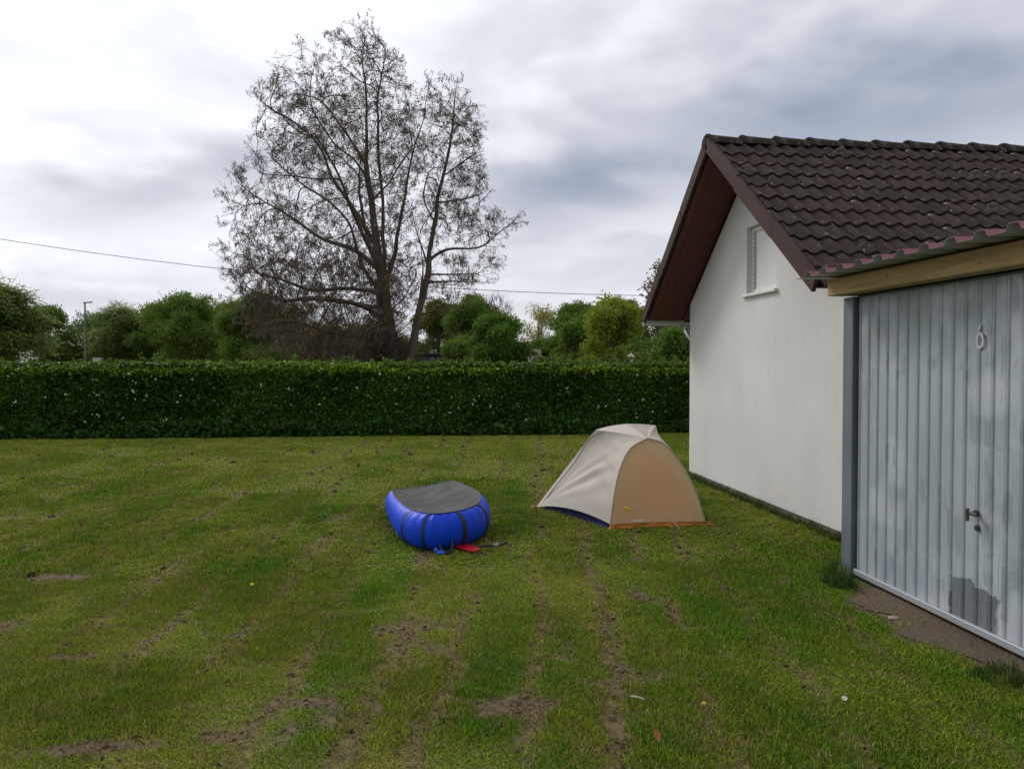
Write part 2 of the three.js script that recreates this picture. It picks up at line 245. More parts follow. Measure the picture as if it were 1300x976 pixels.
  const slopeGroup = (side) => { const g = new THREE.Group(); g.position.set(XR + 0.03, ridge, 0); if (side < 0) { g.rotation.y = Math.PI; g.position.x = XR + 0.03 + 16 * CW; } return g; };
  const COLS = 16;
  const near = [], q = new THREE.Quaternion().setFromAxisAngle(V(1, 0, 0), ang);
  for (let r = 0; r < ROWS; r++) for (let c = 0; c < COLS; c++) {
    const m = mesh('roof_tile', variants[Math.floor(rr() * 8)], tileM[Math.floor(rr() * 3)], R);
    const s = 0.055 + r * gauge; m.position.set(XR + 0.02 + c * CW, ridge - 0.028 - s * Math.sin(ang) + (rr() - 0.5) * 0.006, s * Math.cos(ang)); m.quaternion.copy(q); m.rotateY((rr() - 0.5) * 0.016); m.rotateX((rr() - 0.5) * 0.012);
  }
  // the slope turned away from the lawn path: tiles of the same kind, seen only edge-on
  { const list = [], M = new THREE.Matrix4(), M2 = new THREE.Matrix4().makeRotationY(Math.PI); for (let r = 0; r < ROWS; r++) for (let c = 0; c < COLS; c++) { const g = variants[(r * 3 + c) % 8].clone(); const s = 0.055 + r * gauge; M.makeRotationX(ang).setPosition(-XR - 0.02 - (c + 1) * CW, ridge - 0.028 - s * Math.sin(ang), s * Math.cos(ang)); g.applyMatrix4(M).applyMatrix4(M2); list.push(g); }
    const m = mesh('far_slope_tiles', mergeGeometries(list), tileM[1], R); m.userData.kind = 'stuff'; }
  const RX1 = XR + 0.02 + COLS * CW;
  // ridge caps
  const capTexM = tileM[1].clone(); capTexM.map = ridgeTex;
  const capG = (() => { const N = 10, pos = [], idx = [], uv = []; const L = 0.45; const rings = [[0, 0.102, 0], [L - 0.035, 0.122, 0], [L - 0.03, 0.127, 0.003], [L, 0.127, 0.003], [L, 0.112, -0.004]]; rings.forEach(([x, rad, dy], j) => { for (let i = 0; i <= N; i++) { const a = mix(-0.12, Math.PI + 0.12, i / N); pos.push(L - x, Math.sin(a) * rad * 0.82 + dy, Math.cos(a) * rad * 1.12); uv.push((x) * 0.8, i * 0.03); } }); for (let j = 0; j + 1 < rings.length; j++) for (let i = 0; i < N; i++) { const a = j * (N + 1) + i, b = a + N + 1; idx.push(a, a + 1, b, b, a + 1, b + 1); } return geoFrom(pos, idx, uv); })();
  for (let k = 0; k < 13; k++) { const c = mesh('ridge_cap', capG, capTexM, R); c.position.set(XR - 0.02 + k * 0.405, ridge - 0.055 + (rr() - 0.5) * 0.008, 0); c.rotation.z = -0.03; }
  { const e = new THREE.CylinderGeometry(0.105, 0.105, 0.03, 18, 1, false, 0, Math.PI); e.scale(1.12, 1, 0.82); e.rotateX(-Math.PI / 2); e.rotateY(Math.PI / 2); e.translate(XR - 0.005, ridge - 0.05, 0); mesh('ridge_end', e, tileM[0], R); }
  // roof deck, soffit boards, verge boards
  const deckM = std(0.05, 0.03, 0.025, 0.9), slab = (side, x0, x1, d0, d1, a0, a1) => { // board on a slope: x range, depth below the tile plane, along-slope range
    const g = new THREE.BoxGeometry(x1 - x0, d1 - d0, a1 - a0); g.translate((x0 + x1) / 2, -(d0 + d1) / 2, (a0 + a1) / 2); g.rotateX(ang); g.translate(0, ridge, 0); if (side < 0) g.scale(1, 1, -1); if (side < 0) { const ix = g.index.array; for (let i = 0; i < ix.length; i += 3) { const t = ix[i]; ix[i] = ix[i + 1]; ix[i + 1] = t; } g.computeVertexNormals(); } return g; };
  const dC = Math.cos(ang);
  mesh('roof_deck', merged([slab(1, XR + 0.03, RX1, 0.055, 0.085, 0.06, slopeL - 0.05), slab(-1, XR + 0.03, RX1, 0.055, 0.085, 0.06, slopeL - 0.05)]), deckM, R);
  const redTex = texture(256, 512, (u, v) => { const a = tfbm(u, v * 0.12, 32, 4, 6), b = tfbm(u, v, 4, 4, 7); const k = 0.75 + 0.35 * (a - 0.5) + 0.3 * (b - 0.5); return [0.115 * k, 0.026 * k, 0.024 * k]; }, { srgb: true }); redTex.repeat.set(1.5, 0.7);
  const redM = new THREE.MeshStandardMaterial({ map: redTex, roughness: 0.7 });
  for (const s of [1, -1]) for (let k = 0; k < 5; k++) { const x0 = XR + 0.035 + k * 0.102; mesh('soffit_board', metreUV(slab(s, x0, x0 + 0.0985, 0.105, 0.123 + (k % 2) * 0.0015, 0.10, slopeL - 0.03)), redM, R); }
  for (const s of [1, -1]) mesh('eave_soffit', metreUV(slab(s, 0.012, RX1 - 0.05, 0.105, 0.12, (s > 0 ? zN : -zF) / dC + 0.06, slopeL - 0.03)), redM, R);
  const vTex = texture(512, 256, (u, v) => { const a = tfbm(u, v, 6, 5, 31), b = tfbm(u, v, 2, 3, 35); const k = 0.8 + 0.5 * (a - 0.5) + 0.35 * (b - 0.5); return mix3([0.062 * k, 0.033 * k, 0.026 * k], [0.032, 0.028, 0.022], 0.6 * sst(0.6, 0.75, a)); }, { srgb: true });
  const vM = new THREE.MeshPhysicalMaterial({ map: vTex, roughness: 0.85, specularIntensity: 0.5 });
  for (const s of [1, -1]) { const cuts = [0.02, 1.16, 2.28, slopeL + 0.05]; for (let k = 0; k < 3; k++) { const t = k * 0.004, m = mesh('verge_board', metreUV(slab(s, XR - 0.018 - t, XR + 0.018 - t, -0.035 + (k === 1 ? 0.012 : 0), 0.118 + (k === 1 ? 0.012 : 0), cuts[k], cuts[k + 1] - 0.014)), vM, R); } }
  // stepped verge cover tiles on the left slope edge
  // eave closing board, gutter, downpipe at the far side
  const gM = std(0.36, 0.37, 0.37, 0.5, { metalness: 0.35 });
  const gz = -(eave + 0.045), gy = ridge - T * eave - 0.10;
  for (const s of [-1, 1]) {
    const pos = [], idx = [], N = 10; const x0 = s > 0 ? XR + 0.4 : XR, x1 = RX1 - 0.05; for (let o = 0; o < 2; o++) for (const x of [x0, x1]) for (let i = 0; i <= N; i++) { const a = Math.PI * (1 + i / N), r = o ? 0.058 : 0.062; pos.push(x, gy + Math.sin(a) * r, s * (eave + 0.045) + Math.cos(a) * r); }
    for (let o = 0; o < 2; o++) for (let i = 0; i < N; i++) { const a = o * 2 * (N + 1) + i, b = a + N + 1; o ? idx.push(a, b, a + 1, a + 1, b, b + 1) : idx.push(a, a + 1, b, b, a + 1, b + 1); }
    const g = new THREE.BufferGeometry(); g.setAttribute('position', new THREE.Float32BufferAttribute(pos, 3)); g.setIndex(idx); g.computeVertexNormals(); const gut = mesh('gutter', g, gM, H); mesh('gutter_end', orientHalf(x0 + 0.002, gy, s * (eave + 0.045), 0.062), gM, gut);
  }
  mesh('eave_board', box(XR + 0.02, 0.0, gy - 0.055, gy + 0.03, -eave - 0.005, -eave + 0.015), std(0.45, 0.45, 0.43, 0.6), H);
  mesh('downpipe', tube([V(0.10, gy - 0.04, -eave - 0.05), V(0.10, gy - 0.12, -eave - 0.04), V(0.10, gy - 0.36, zF - 0.09), V(0.10, gy - 0.50, zF - 0.06), V(0.10, gy - 0.9, zF - 0.06), V(0.10, -0.05, zF - 0.06)], 0.036, 60, 12), gM, H);
}
function orientHalf(x, y, z, r) { const s = new THREE.Shape(); s.absarc(0, 0, r, Math.PI, 2 * Math.PI, false); s.closePath(); const g = new THREE.ExtrudeGeometry(s, { depth: 0.006, bevelEnabled: false, curveSegments: 12 }); g.rotateY(-Math.PI / 2); g.translate(x, y, z); return g; }

// ------------------------------------------------------------------ garage
{
  const G = thing('garage', 'flat roofed garage with a galvanised up and over door painted 6', 'garage', [3.21, 0, -5.84]);
  // local: door plane x = 0 facing -x, z = 0 at the far jamb, door towards +z
  const galTex = texture(1024, 1024, (u, v) => {   // 2.44 m by 2.1 m
    const z = u * 2.44, y = v * 2.1;
    const a = tfbm(u, v, 5, 6, 41), st = fbm(z * 26, y * 1.3, 4, 43), bl = fbm(z * 2.3, y * 1.5, 5, 47), fi = fbm(z * 90, y * 16, 3, 49), sp = fbm(z * 7 + 3, y * 5, 4, 57);
    let k = mix3([0.235, 0.275, 0.300], [0.390, 0.435, 0.465], 0.15 + 0.75 * bl + 0.25 * (st - 0.5));
    k = mix3(k, [0.47, 0.51, 0.54], 0.6 * sst(0.52, 0.74, a));                                   // white rust bloom
    k = mix3(k, [0.20, 0.235, 0.26], 0.6 * sst(0.55, 0.72, sp) * sst(0.42, 0.58, st));             // rubbed darker smears
    k = mix3(k, [0.15, 0.185, 0.165], 0.45 * sst(0.45, 0.7, fbm(z * 3, y * 3, 3, 53)) * sst(1.62, 1.95, y + 0.25 * bl));    // darker greenish mottling towards the top of the door
    // repaired dark patch low on the door, with a ragged outline
    const ex = fbm(z * 11, y * 11, 4, 59) - 0.5, inP = Math.min(sst(1.085, 1.115, z + ex * 0.10), sst(1.545, 1.50, z + ex * 0.12), sst(0.275, 0.255, y + ex * 0.17 - 0.05 * Math.sin((z - 1.08) * 8)));
    k = mix3(k, mix3([0.085, 0.105, 0.105], [0.13, 0.155, 0.15], fi), 0.9 * inP);
    const rb = Math.min(sst(1.25, 1.30, z), sst(1.62, 1.58, z), sst(1.12, 1.15, y + ex * 0.1), sst(1.33, 1.29, y + ex * 0.1)); k = mix3(k, [0.165, 0.195, 0.21], 0.35 * rb * (0.4 + fi)); // ghost of a removed plate
    return k.map((q) => q * (0.92 + 0.16 * fi));
  }, { srgb: true });
  const rough = texture(512, 512, (u, v) => 0.42 + 0.4 * tfbm(u, v, 6, 5, 71));
  const galM = new THREE.MeshStandardMaterial({ map: galTex, roughnessMap: rough, roughness: 1, metalness: 0.12 });
  const steelTex = texture(256, 1024, (u, v) => { const a = tfbm(u, v, 4, 5, 81), s = tfbm(u, v * 0.1, 16, 3, 83); const k = 0.85 + 0.5 * (a - 0.5) + 0.3 * (s - 0.5); return [0.165 * k, 0.195 * k, 0.215 * k]; }, { srgb: true }); steelTex.repeat.set(1, 0.4);
  const steelM = new THREE.MeshStandardMaterial({ map: steelTex, roughness: 0.55, metalness: 0.3 });
  const D = new THREE.Group(); D.name = 'garage_door'; G.add(D);
  const DW = 2.40, n = 20, pw = DW / n, y0 = 0.075, y1 = 2.09;
  for (let k = 0; k < n; k++) {   // each pressed panel: flat face with a narrow raised rib at its joint
    const z0 = 0.012 + k * pw, pr = [[0, 0.012], [0.006, 0.012], [0.009, -0.002], [0.019, -0.006], [0.027, -0.002], [0.030, 0.004], [pw * 0.5, 0.0025 + 0.0015 * Math.sin(k * 2.3)], [pw - 0.004, 0.004], [pw - 0.0005, 0.012]];
    const pos = [], idx = [], uv = []; pr.forEach(([z, x], i) => { for (const y of [y0, y1]) { pos.push(x, y, z0 + z); uv.push((z0 + z) / 2.44, y / 2.1); } }); for (let i = 0; i + 1 < pr.length; i++) { const a = 2 * i; idx.push(a, a + 2, a + 1, a + 1, a + 2, a + 3); }
    mesh('door_panel', toCreasedNormals(geoFrom(pos, idx, uv), 0.5), galM, D);
  }
  const railM = std(0.33, 0.36, 0.37, 0.5, { metalness: 0.3 });
  mesh('bottom_rail', rbox(-0.022, 0.03, 0.03, 0.074, 0.0, DW + 0.02, 0.006), railM, D);
  mesh('top_rail', rbox(0.0, 0.03, y1 + 0.001, y1 + 0.016, 0.0, DW + 0.02, 0.004), steelM, D);
  mesh('door_backing', box(0.02, 0.035, 0.08, 2.08, 0.013, DW + 0.01), std(0.12, 0.13, 0.13, 0.8), D);
  // handle with escutcheon and keyhole plate
  const blk = std(0.035, 0.035, 0.035, 0.55), chrome = std(0.09, 0.085, 0.08, 0.45, { metalness: 0.5 });
  const hz = 1.352, hy = 0.73;
  const Hd = new THREE.Group(); Hd.name = 'door_handle'; D.add(Hd);
  const esc = new THREE.CylinderGeometry(0.018, 0.021, 0.014, 18); esc.rotateZ(Math.PI / 2); esc.translate(-0.008, hy, hz);
  const spn = new THREE.CylinderGeometry(0.009, 0.009, 0.05, 12); spn.rotateZ(Math.PI / 2); spn.translate(-0.035, hy, hz);
  const lev = rbox(-0.068, -0.05, hy - 0.045, hy + 0.032, hz - 0.014, hz + 0.006, 0.006); const arm = rbox(-0.062, -0.052, hy - 0.008, hy + 0.010, hz - 0.010, hz + 0.075, 0.004);
  const lock = new THREE.CylinderGeometry(0.017, 0.019, 0.012, 16); lock.rotateZ(Math.PI / 2); lock.translate(-0.004, hy - 0.085, hz + 0.006);
  Hd.add(mesh('lever', merged([lev, arm, spn]), chrome, D)); Hd.add(mesh('escutcheon', esc, blk, D)); Hd.add(mesh('lock', merged([lock]), chrome, D));
  { const kh = new THREE.CylinderGeometry(0.006, 0.006, 0.003, 10); kh.rotateZ(Math.PI / 2); kh.translate(-0.0115, hy - 0.085, hz + 0.006); Hd.add(mesh('keyhole', kh, std(0.01, 0.01, 0.01, 0.9), D)); }
  // number 6, brushed in white paint: a loop and a separate tail
  { const nz = 1.365, ny = 1.735, br = [], ring = []; for (let i = 0; i <= 26; i++) { const a = Math.PI * 0.62 + i / 26 * Math.PI * 2.02; ring.push(V(0, ny + Math.sin(a) * 0.040, nz + Math.cos(a) * 0.026)); }
    const tail = [V(0, ny + 0.092, nz + 0.004), V(0, ny + 0.078, nz - 0.002), V(0, ny + 0.064, nz - 0.010), V(0, ny + 0.055, nz - 0.016)];
    const ribbon = (pts, w) => { const pos = [], idx = []; pts.forEach((p, i) => { const a = pts[Math.max(0, i - 1)], b = pts[Math.min(pts.length - 1, i + 1)], d = b.clone().sub(a).normalize(), ww = w * (0.75 + 0.5 * vn(i * 0.8, 3, 7)); const nx = V(0, -d.z, d.y); pos.push(-0.009, p.y + nx.y * ww, p.z + nx.z * ww, -0.009, p.y - nx.y * ww, p.z - nx.z * ww); }); for (let i = 0; i + 1 < pts.length; i++) { const a = 2 * i; idx.push(a, a + 1, a + 2, a + 2, a + 1, a + 3); } return geoFrom(pos, idx); };
    mesh('painted_number', merged([ribbon(ring, 0.0095), ribbon(new THREE.CatmullRomCurve3(tail).getPoints(10), 0.007)]), std(0.44, 0.47, 0.47, 0.8), D); }
  // frame posts, lintel rail
  mesh('post', metreUV(merged([rbox(-0.035, 0.07, 0, 2.10, -0.155, -0.012, 0.006)])), steelM, G);
  mesh('post', metreUV(merged([rbox(-0.035, 0.07, 0, 2.10, DW + 0.035, DW + 0.18, 0.006)])), steelM, G);
  mesh('lintel', metreUV(box(-0.005, 0.06, 2.115, 2.17, -0.155, 5.9)), std(0.06, 0.065, 0.06, 0.7), G);
  const cTex = texture(512, 512, (u, v) => { const a = tfbm(u, v, 4, 6, 91); const k = 0.28 + 0.2 * (a - 0.5); return [k, k * 0.98, k * 0.93]; }, { srgb: true });
  const cM = new THREE.MeshStandardMaterial({ map: cTex, roughness: 0.95 });
  mesh('wall', metreUV(merged([box(0.071, 5.2, 0, 2.2, -0.15, -0.02), box(0.02, 0.2, 0, 2.11, DW + 0.19, 5.9), box(5.05, 5.2, 0, 2.2, -0.019, 5.9), box(0.21, 5.04, 0, 2.2, 5.75, 5.9)])), cM, G);
  mesh('floor', box(0.036, 5.04, -0.1, 0.02, -0.018, 5.74), cM, G);
  // timber beam
  const woodTex = texture(1024, 256, (u, v) => { const w = v + 0.04 * Math.sin(u * 12.566) * tfbm(u, v, 2, 2, 5), g = tfbm(u, w, 2, 2, 3), rings = 0.5 + 0.5 * Math.sin((w * 26 + 5 * g) * 6.283 * 0.5), fi = tfbm(u, v, 8, 3, 9), fg = fbm(u * 18, v * 90, 3, 13); const crack = sst(0.72, 0.76, fbm(u * 5, v * 46, 3, 88)); let k = mix3([0.34, 0.225, 0.085], [0.47, 0.335, 0.14], 0.35 * rings + 0.35 * fi + 0.3 * fg); k = mix3(k, [0.20, 0.155, 0.07], 0.5 * sst(0.55, 0.75, tfbm(u, v, 3, 4, 19))); k = mix3(k, [0.12, 0.075, 0.035], 0.8 * crack); for (const [ku, kv, kr] of [[0.29, 0.55, 0.02], [0.71, 0.35, 0.016], [0.86, 0.7, 0.012], [0.11, 0.3, 0.012]]) { const d = Math.hypot(u - ku, (v - kv) * 0.13); k = mix3(k, [0.13, 0.07, 0.03], 0.55 * sst(kr * 0.8, kr * 0.3, d)); } return k; }, { srgb: true });
  const woodM = new THREE.MeshStandardMaterial({ map: woodTex, roughness: 0.75 });
  const bg = metreUV(rbox(-0.155, -0.012, 2.113, 2.238, -0.175, 5.9, 0.008)); { const u = bg.attributes.uv; for (let i = 0; i < u.count; i++) u.setXY(i, u.getX(i) / 2.2, (u.getY(i) - 2.11) / 0.13); }
  mesh('timber_beam', bg, woodM, G);
  // trapezoidal roof sheets: burgundy outside, grey-green inside
  { const per = 0.24, hh = 0.036, prof = []; const zA = -0.235, zB = 5.95; for (let z = zA; z < zB; z += per) prof.push([z, 0], [z + 0.125, 0], [z + 0.150, hh], [z + 0.215, hh]); prof.push([zB, 0]);
    const mk = (dy, flip) => { const pos = [], idx = []; prof.forEach(([z, y]) => { pos.push(-0.375, 2.246 + y + dy, z, 5.3, 2.246 + y + dy + 0.12, z); }); for (let i = 0; i + 1 < prof.length; i++) { const a = 2 * i; flip ? idx.push(a, a + 1, a + 2, a + 2, a + 1, a + 3) : idx.push(a, a + 2, a + 1, a + 1, a + 2, a + 3); } return toCreasedNormals(geoFrom(pos, idx), 0.3); };
    const RS = new THREE.Group(); RS.name = 'corrugated_roof'; G.add(RS);
    mesh('sheet_outside', mk(0.003, false), std(0.20, 0.068, 0.082, 0.55), RS); mesh('sheet_inside', mk(0, true), std(0.30, 0.32, 0.29, 0.5), RS);
    const pos = [], idx = []; prof.forEach(([z, y]) => pos.push(-0.3752, 2.246 + y, z, -0.3752, 2.249 + y, z)); for (let i = 0; i + 1 < prof.length; i++) { const a = 2 * i; idx.push(a, a + 1, a + 2, a + 2, a + 1, a + 3); } mesh('sheet_edge', geoFrom(pos, idx), std(0.22, 0.10, 0.11, 0.5), RS); }
}
{ // concrete apron in front of the door, half overgrown
  const sh = new THREE.Shape(); const pts = []; for (let z = -5.55; z <= 0.2; z += 0.06) pts.push([apronEdge(z) + 0.02 + 0.09 * vn(z * 7, 1, 4), z]); sh.moveTo(3.25, 5.55); for (const [x, z] of pts) sh.lineTo(x, -z); sh.lineTo(3.25, -0.2); sh.closePath();
  const g = new THREE.ShapeGeometry(sh); g.rotateX(-Math.PI / 2); g.translate(0, 0.006, 0);
  const t = texture(1024, 1024, (u, v) => { const a = tfbm(u, v, 4, 6, 3), b = tfbm(u, v, 16, 4, 5), c = tfbm(u, v, 3, 4, 8); let k = mix3([0.058, 0.036, 0.020], [0.115, 0.076, 0.046], a); k = mix3(k, [0.085, 0.068, 0.052], 0.6 * sst(0.52, 0.66, c)); k = mix3(k, [0.06, 0.055, 0.025], 0.6 * sst(0.58, 0.7, b)); return k; }, { srgb: true }); t.repeat.set(0.7, 0.7);
  const b = texture(512, 512, (u, v) => tfbm(u, v, 24, 4, 33)); b.repeat.set(2, 2);
  structure('concrete_apron', g, new THREE.MeshStandardMaterial({ map: t, bumpMap: b, bumpScale: 0.012, roughness: 0.97 }));
  const st = new THREE.IcosahedronGeometry(0.042, 2); st.scale(1, 0.14, 0.75); const p = st.attributes.position; for (let i = 0; i < p.count; i++) { const k = 0.85 + 0.3 * vn(p.getX(i) * 40 + 5, p.getZ(i) * 40, 3); p.setXYZ(i, p.getX(i) * k, p.getY(i), p.getZ(i) * k); } st.computeVertexNormals();
  const m = new THREE.Mesh(st, std(0.26, 0.22, 0.17, 0.95)); m.position.set(2.93, 0.009, -4.87); m.rotation.y = 0.5; m.castShadow = m.receiveShadow = true; top(m, 'flat_stone', 'pale flat stone lying on the dirty concrete by the garage door', 'stone');
}
// ------------------------------------------------------------------ tent
{
  const O = [2.1, 0, -8.45], T = thing('tent', 'low beige backpacking tent with orange and navy floor edge on the lawn', 'tent', O);
  const L3 = (x, y, z) => V(x - O[0], y - O[1], z - O[2]);
  const F = L3(1.785, 0.055, -7.79), R = L3(2.758, 0.045, -7.885), A = L3(2.246, 0.846, -8.15), T1 = L3(1.775, 0.914, -8.45), T2 = L3(2.125, 0.967, -8.53), T3 = L3(2.476, 0.941, -8.64), Lc = L3(1.236, 0.02, -9.04), B = L3(2.70, 0.04, -9.22), K = L3(1.86, 0.50, -9.12);
  const cr = (...p) => { const c = new THREE.CatmullRomCurve3(p, false, 'centripetal'); return (t) => c.getPoint(t); };
  const seamL = cr(F, L3(1.845, 0.377, -7.85), L3(1.918, 0.588, -7.93), L3(2.05, 0.761, -8.05), A), seamR = cr(R, L3(2.681, 0.345, -7.97), L3(2.576, 0.581, -8.05), L3(2.404, 0.796, -8.13), A);
  const line = (a, b, sag = V(0, 0, 0)) => (t) => a.clone().lerp(b, t).addScaledVector(sag, 4 * t * (1 - t));
  const patch = (b, t, l, r, n, m, disp) => {
    const pos = [], idx = [], uv = [], P = [], c00 = b(0), c10 = b(1), c01 = t(0), c11 = t(1);
    for (let j = 0; j <= m; j++) for (let i = 0; i <= n; i++) { const u = i / n, v = j / m; const p = b(u).multiplyScalar(1 - v).addScaledVector(t(u), v).addScaledVector(l(v), 1 - u).addScaledVector(r(v), u).addScaledVector(c00, -(1 - u) * (1 - v)).addScaledVector(c10, -u * (1 - v)).addScaledVector(c01, -(1 - u) * v).addScaledVector(c11, -u * v); P.push(p); }
    const cen = V(0.02, 0.35, 0.0);
    for (let j = 0; j <= m; j++) for (let i = 0; i <= n; i++) { const u = i / n, v = j / m, k = j * (n + 1) + i, a = P[j * (n + 1) + Math.min(n, i + 1)], a2 = P[j * (n + 1) + Math.max(0, i - 1)], c = P[Math.min(m, j + 1) * (n + 1) + i], c2 = P[Math.max(0, j - 1) * (n + 1) + i]; const nn = a.clone().sub(a2).cross(c.clone().sub(c2)); if (nn.lengthSq() > 1e-14) nn.normalize(); else nn.set(0, 0, 0); if (nn.dot(P[k].clone().sub(cen)) < 0) nn.negate(); const p = P[k].clone().addScaledVector(nn, disp ? disp(u, v) : 0); pos.push(p.x, p.y, p.z); uv.push(u * 2, v * 2); }
    for (let j = 0; j < m; j++) for (let i = 0; i < n; i++) { const a = j * (n + 1) + i, q = a + n + 1; idx.push(a, a + 1, q, q, a + 1, q + 1); }
    return geoFrom(pos, idx, uv);
  };
  const edge = (u, v) => Math.min(1, 6 * u * (1 - u)) * Math.min(1, 6 * v * (1 - v));
  const weave = texture(256, 256, (u, v, i, j) => 0.5 + 0.25 * ((i % 16 === 0) ? 1 : 0) + 0.25 * ((j % 16 === 0) ? 1 : 0) - 0.2 * tfbm(u, v, 8, 3, 2)); weave.repeat.set(10, 10);
  const cloth = (r, g, b, tr) => new THREE.MeshPhysicalMaterial({ color: lin(r, g, b), roughness: 0.8, specularIntensity: 0.5, transmission: tr, thickness: 0, ior: 1.2, side: THREE.DoubleSide, bumpMap: weave, bumpScale: 0.0006 });
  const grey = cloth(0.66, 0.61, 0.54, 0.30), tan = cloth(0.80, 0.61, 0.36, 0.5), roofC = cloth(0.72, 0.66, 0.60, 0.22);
  const pt = (p) => () => p.clone();
  // front (head end) panel
  mesh('front_panel', patch(line(F, R, V(0, 0.004, -0.012)), pt(A), seamL, seamR, 40, 36, (u, v) => -0.030 * edge(u, v) + 0.0045 * (fbm(u * 5, v * 4, 3, 4) - 0.5) * edge(u, v) + 0.005 * Math.sin(u * 38) * Math.exp(-v * 14)), tan, T);
  // side panel with pull wrinkles from the two lower corners
  const sideTop = line(T1, A, V(0, 0.012, 0)), sideL = cr(Lc, L3(1.545, 0.50, -8.80), L3(1.70, 0.775, -8.58), T1);
  mesh('side_panel', patch(line(Lc, F, V(0.0, 0.062, 0)), sideTop, sideL, seamL, 64, 48, (u, v) => {
    const e = edge(u, v); let d = -0.016 * e * sst(0, 0.3, v);
    const ax = u + 0.03, ay = v * 1.0, ang = Math.atan2(ay, ax), rad = Math.hypot(ax, ay); d += 0.013 * Math.sin(ang * 26 + 1.5 * fbm(u * 3, v * 3, 2, 7)) * Math.exp(-((ang - 0.42) ** 2) / 0.06) * sst(0.1, 0.4, rad) * sst(1.15, 0.7, rad) * e;
    d += 0.010 * Math.sin(v * 30 + u * 6) * Math.exp(-((u - 0.80) ** 2) / 0.03) * sst(0.95, 0.5, v) * e; d += 0.010 * (fbm(u * 6, v * 5, 3, 9) - 0.5) * e; return d;
  }), grey, T);
  const ridgeC = line(T2, A, V(0.01, 0.008, 0));
  mesh('roof_panel', patch(line(T1, A, V(0, 0.012, 0)), ridgeC, line(T1, T2, V(0, 0.012, 0)), pt(A), 16, 12, (u, v) => -0.006 * edge(u, v)), roofC, T);
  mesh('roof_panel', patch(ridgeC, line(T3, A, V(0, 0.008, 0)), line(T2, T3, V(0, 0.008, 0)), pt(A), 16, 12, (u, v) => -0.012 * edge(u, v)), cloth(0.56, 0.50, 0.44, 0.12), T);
  const sideR = cr(B, L3(2.66, 0.52, -8.96), T3);
  mesh('side_panel', patch(line(R, B, V(0, 0.02, 0)), line(A, T3, V(0, 0.008, 0)), seamR, sideR, 32, 28, (u, v) => 0.02 * edge(u, v)), grey, T);
  mesh('back_panel', patch(line(Lc, B, V(0, 0.03, 0)), (t) => (t < 0.5 ? T1.clone().lerp(T2, t * 2) : T2.clone().lerp(T3, t * 2 - 1)), sideL, sideR, 32, 28, (u, v) => -0.05 * edge(u, v)), grey, T);
  // seams over the poles, zip line on the side panel
  const seamM = std(0.36, 0.30, 0.235, 0.8), push = (f, n, up = 0.004) => { const a = []; for (let i = 0; i <= n; i++) { const p = f(i / n); const d = p.clone().sub(V(0.02, 0.3, 0)).normalize(); a.push(p.addScaledVector(d, up)); } return a; };
  mesh('seam', tube(push(seamL, 20), 0.0065, 40, 6), seamM, T); mesh('seam', tube(push(seamR, 20), 0.0065, 40, 6), seamM, T);
  mesh('seam', tube(push(ridgeC, 8), 0.005, 16, 6), grey, T);
  { const z0 = L3(1.285, 0.045, -8.97), z1 = L3(1.600, 0.55, -8.665), z2 = L3(1.75, 0.84, -8.46), z3 = L3(1.835, 0.895, -8.375); mesh('zip', tube(push(cr(z0, L3(1.42, 0.275, -8.83), z1, z2, z3), 24, 0.006), 0.0055, 48, 6), std(0.17, 0.16, 0.15, 0.6), T); }
  // orange tub wall at the head end, navy along the side
  const org = new THREE.MeshPhysicalMaterial({ color: lin(0.52, 0.19, 0.018), roughness: 0.5, side: THREE.DoubleSide }), navy = new THREE.MeshPhysicalMaterial({ color: lin(0.018, 0.022, 0.075), roughness: 0.9, specularIntensity: 0.2, side: THREE.DoubleSide });
  const F0 = L3(1.775, 0.0, -7.775), R0 = L3(2.775, 0.0, -7.870), L0 = L3(1.31, 0.0, -9.0), B0 = L3(2.69, 0.0, -9.23), inset = V(0.0, 0, -0.03);
  const F1 = F.clone().add(V(0.035, 0.02, -0.04)), R1 = R.clone().add(V(-0.03, 0.02, -0.03)), Lt = Lc.clone().add(V(0.14, 0.07, 0.01)), Bt = B.clone().add(V(-0.04, 0.04, 0.03));
  const wob = (a, b, s) => { const p = []; for (let i = 0; i <= 10; i++) p.push(a.clone().lerp(b, i / 10).add(V((h2(i, 3, s) - 0.5) * 0.018, i && i < 10 ? h2(i, 1, s) * 0.012 : 0, (h2(i, 2, s) - 0.5) * 0.018))); const c = new THREE.CatmullRomCurve3(p); return (t) => c.getPoint(t); };
  mesh('head_tub_wall', patch(wob(F0.clone().add(inset), R0.clone().add(inset), 5), line(F1, R1), line(F0.clone().add(inset), F1), line(R0.clone().add(inset), R1), 30, 5, (u, v) => 0.008 * Math.sin(u * 30) * v * (1 - v) * 4), org, T);
  mesh('side_tub_wall', patch(wob(L0, F0.clone().add(V(-0.01, 0, -0.03)), 9), line(Lt, F1, V(0.10, 0.09, -0.02)), line(L0, Lt), line(F0.clone().add(V(-0.01, 0, -0.03)), F1), 30, 5, (u, v) => 0.006 * Math.sin(u * 24) * (1 - v)), navy, T);
  mesh('side_tub_wall', patch(wob(R0.clone().add(inset), B0, 15), line(R1, Bt), line(R0.clone().add(inset), R1), line(B0, Bt), 20, 4), org, T);
  mesh('floor_sheet', geoFrom([...F0.clone().add(inset).toArray(), ...R0.clone().add(inset).toArray(), ...B0.toArray(), ...L0.toArray()].map((q, i) => (i % 3 === 1 ? 0.012 : q)), [0, 1, 2, 0, 2, 3], [0, 0, 1, 0, 1, 1, 0, 1]), org, T);
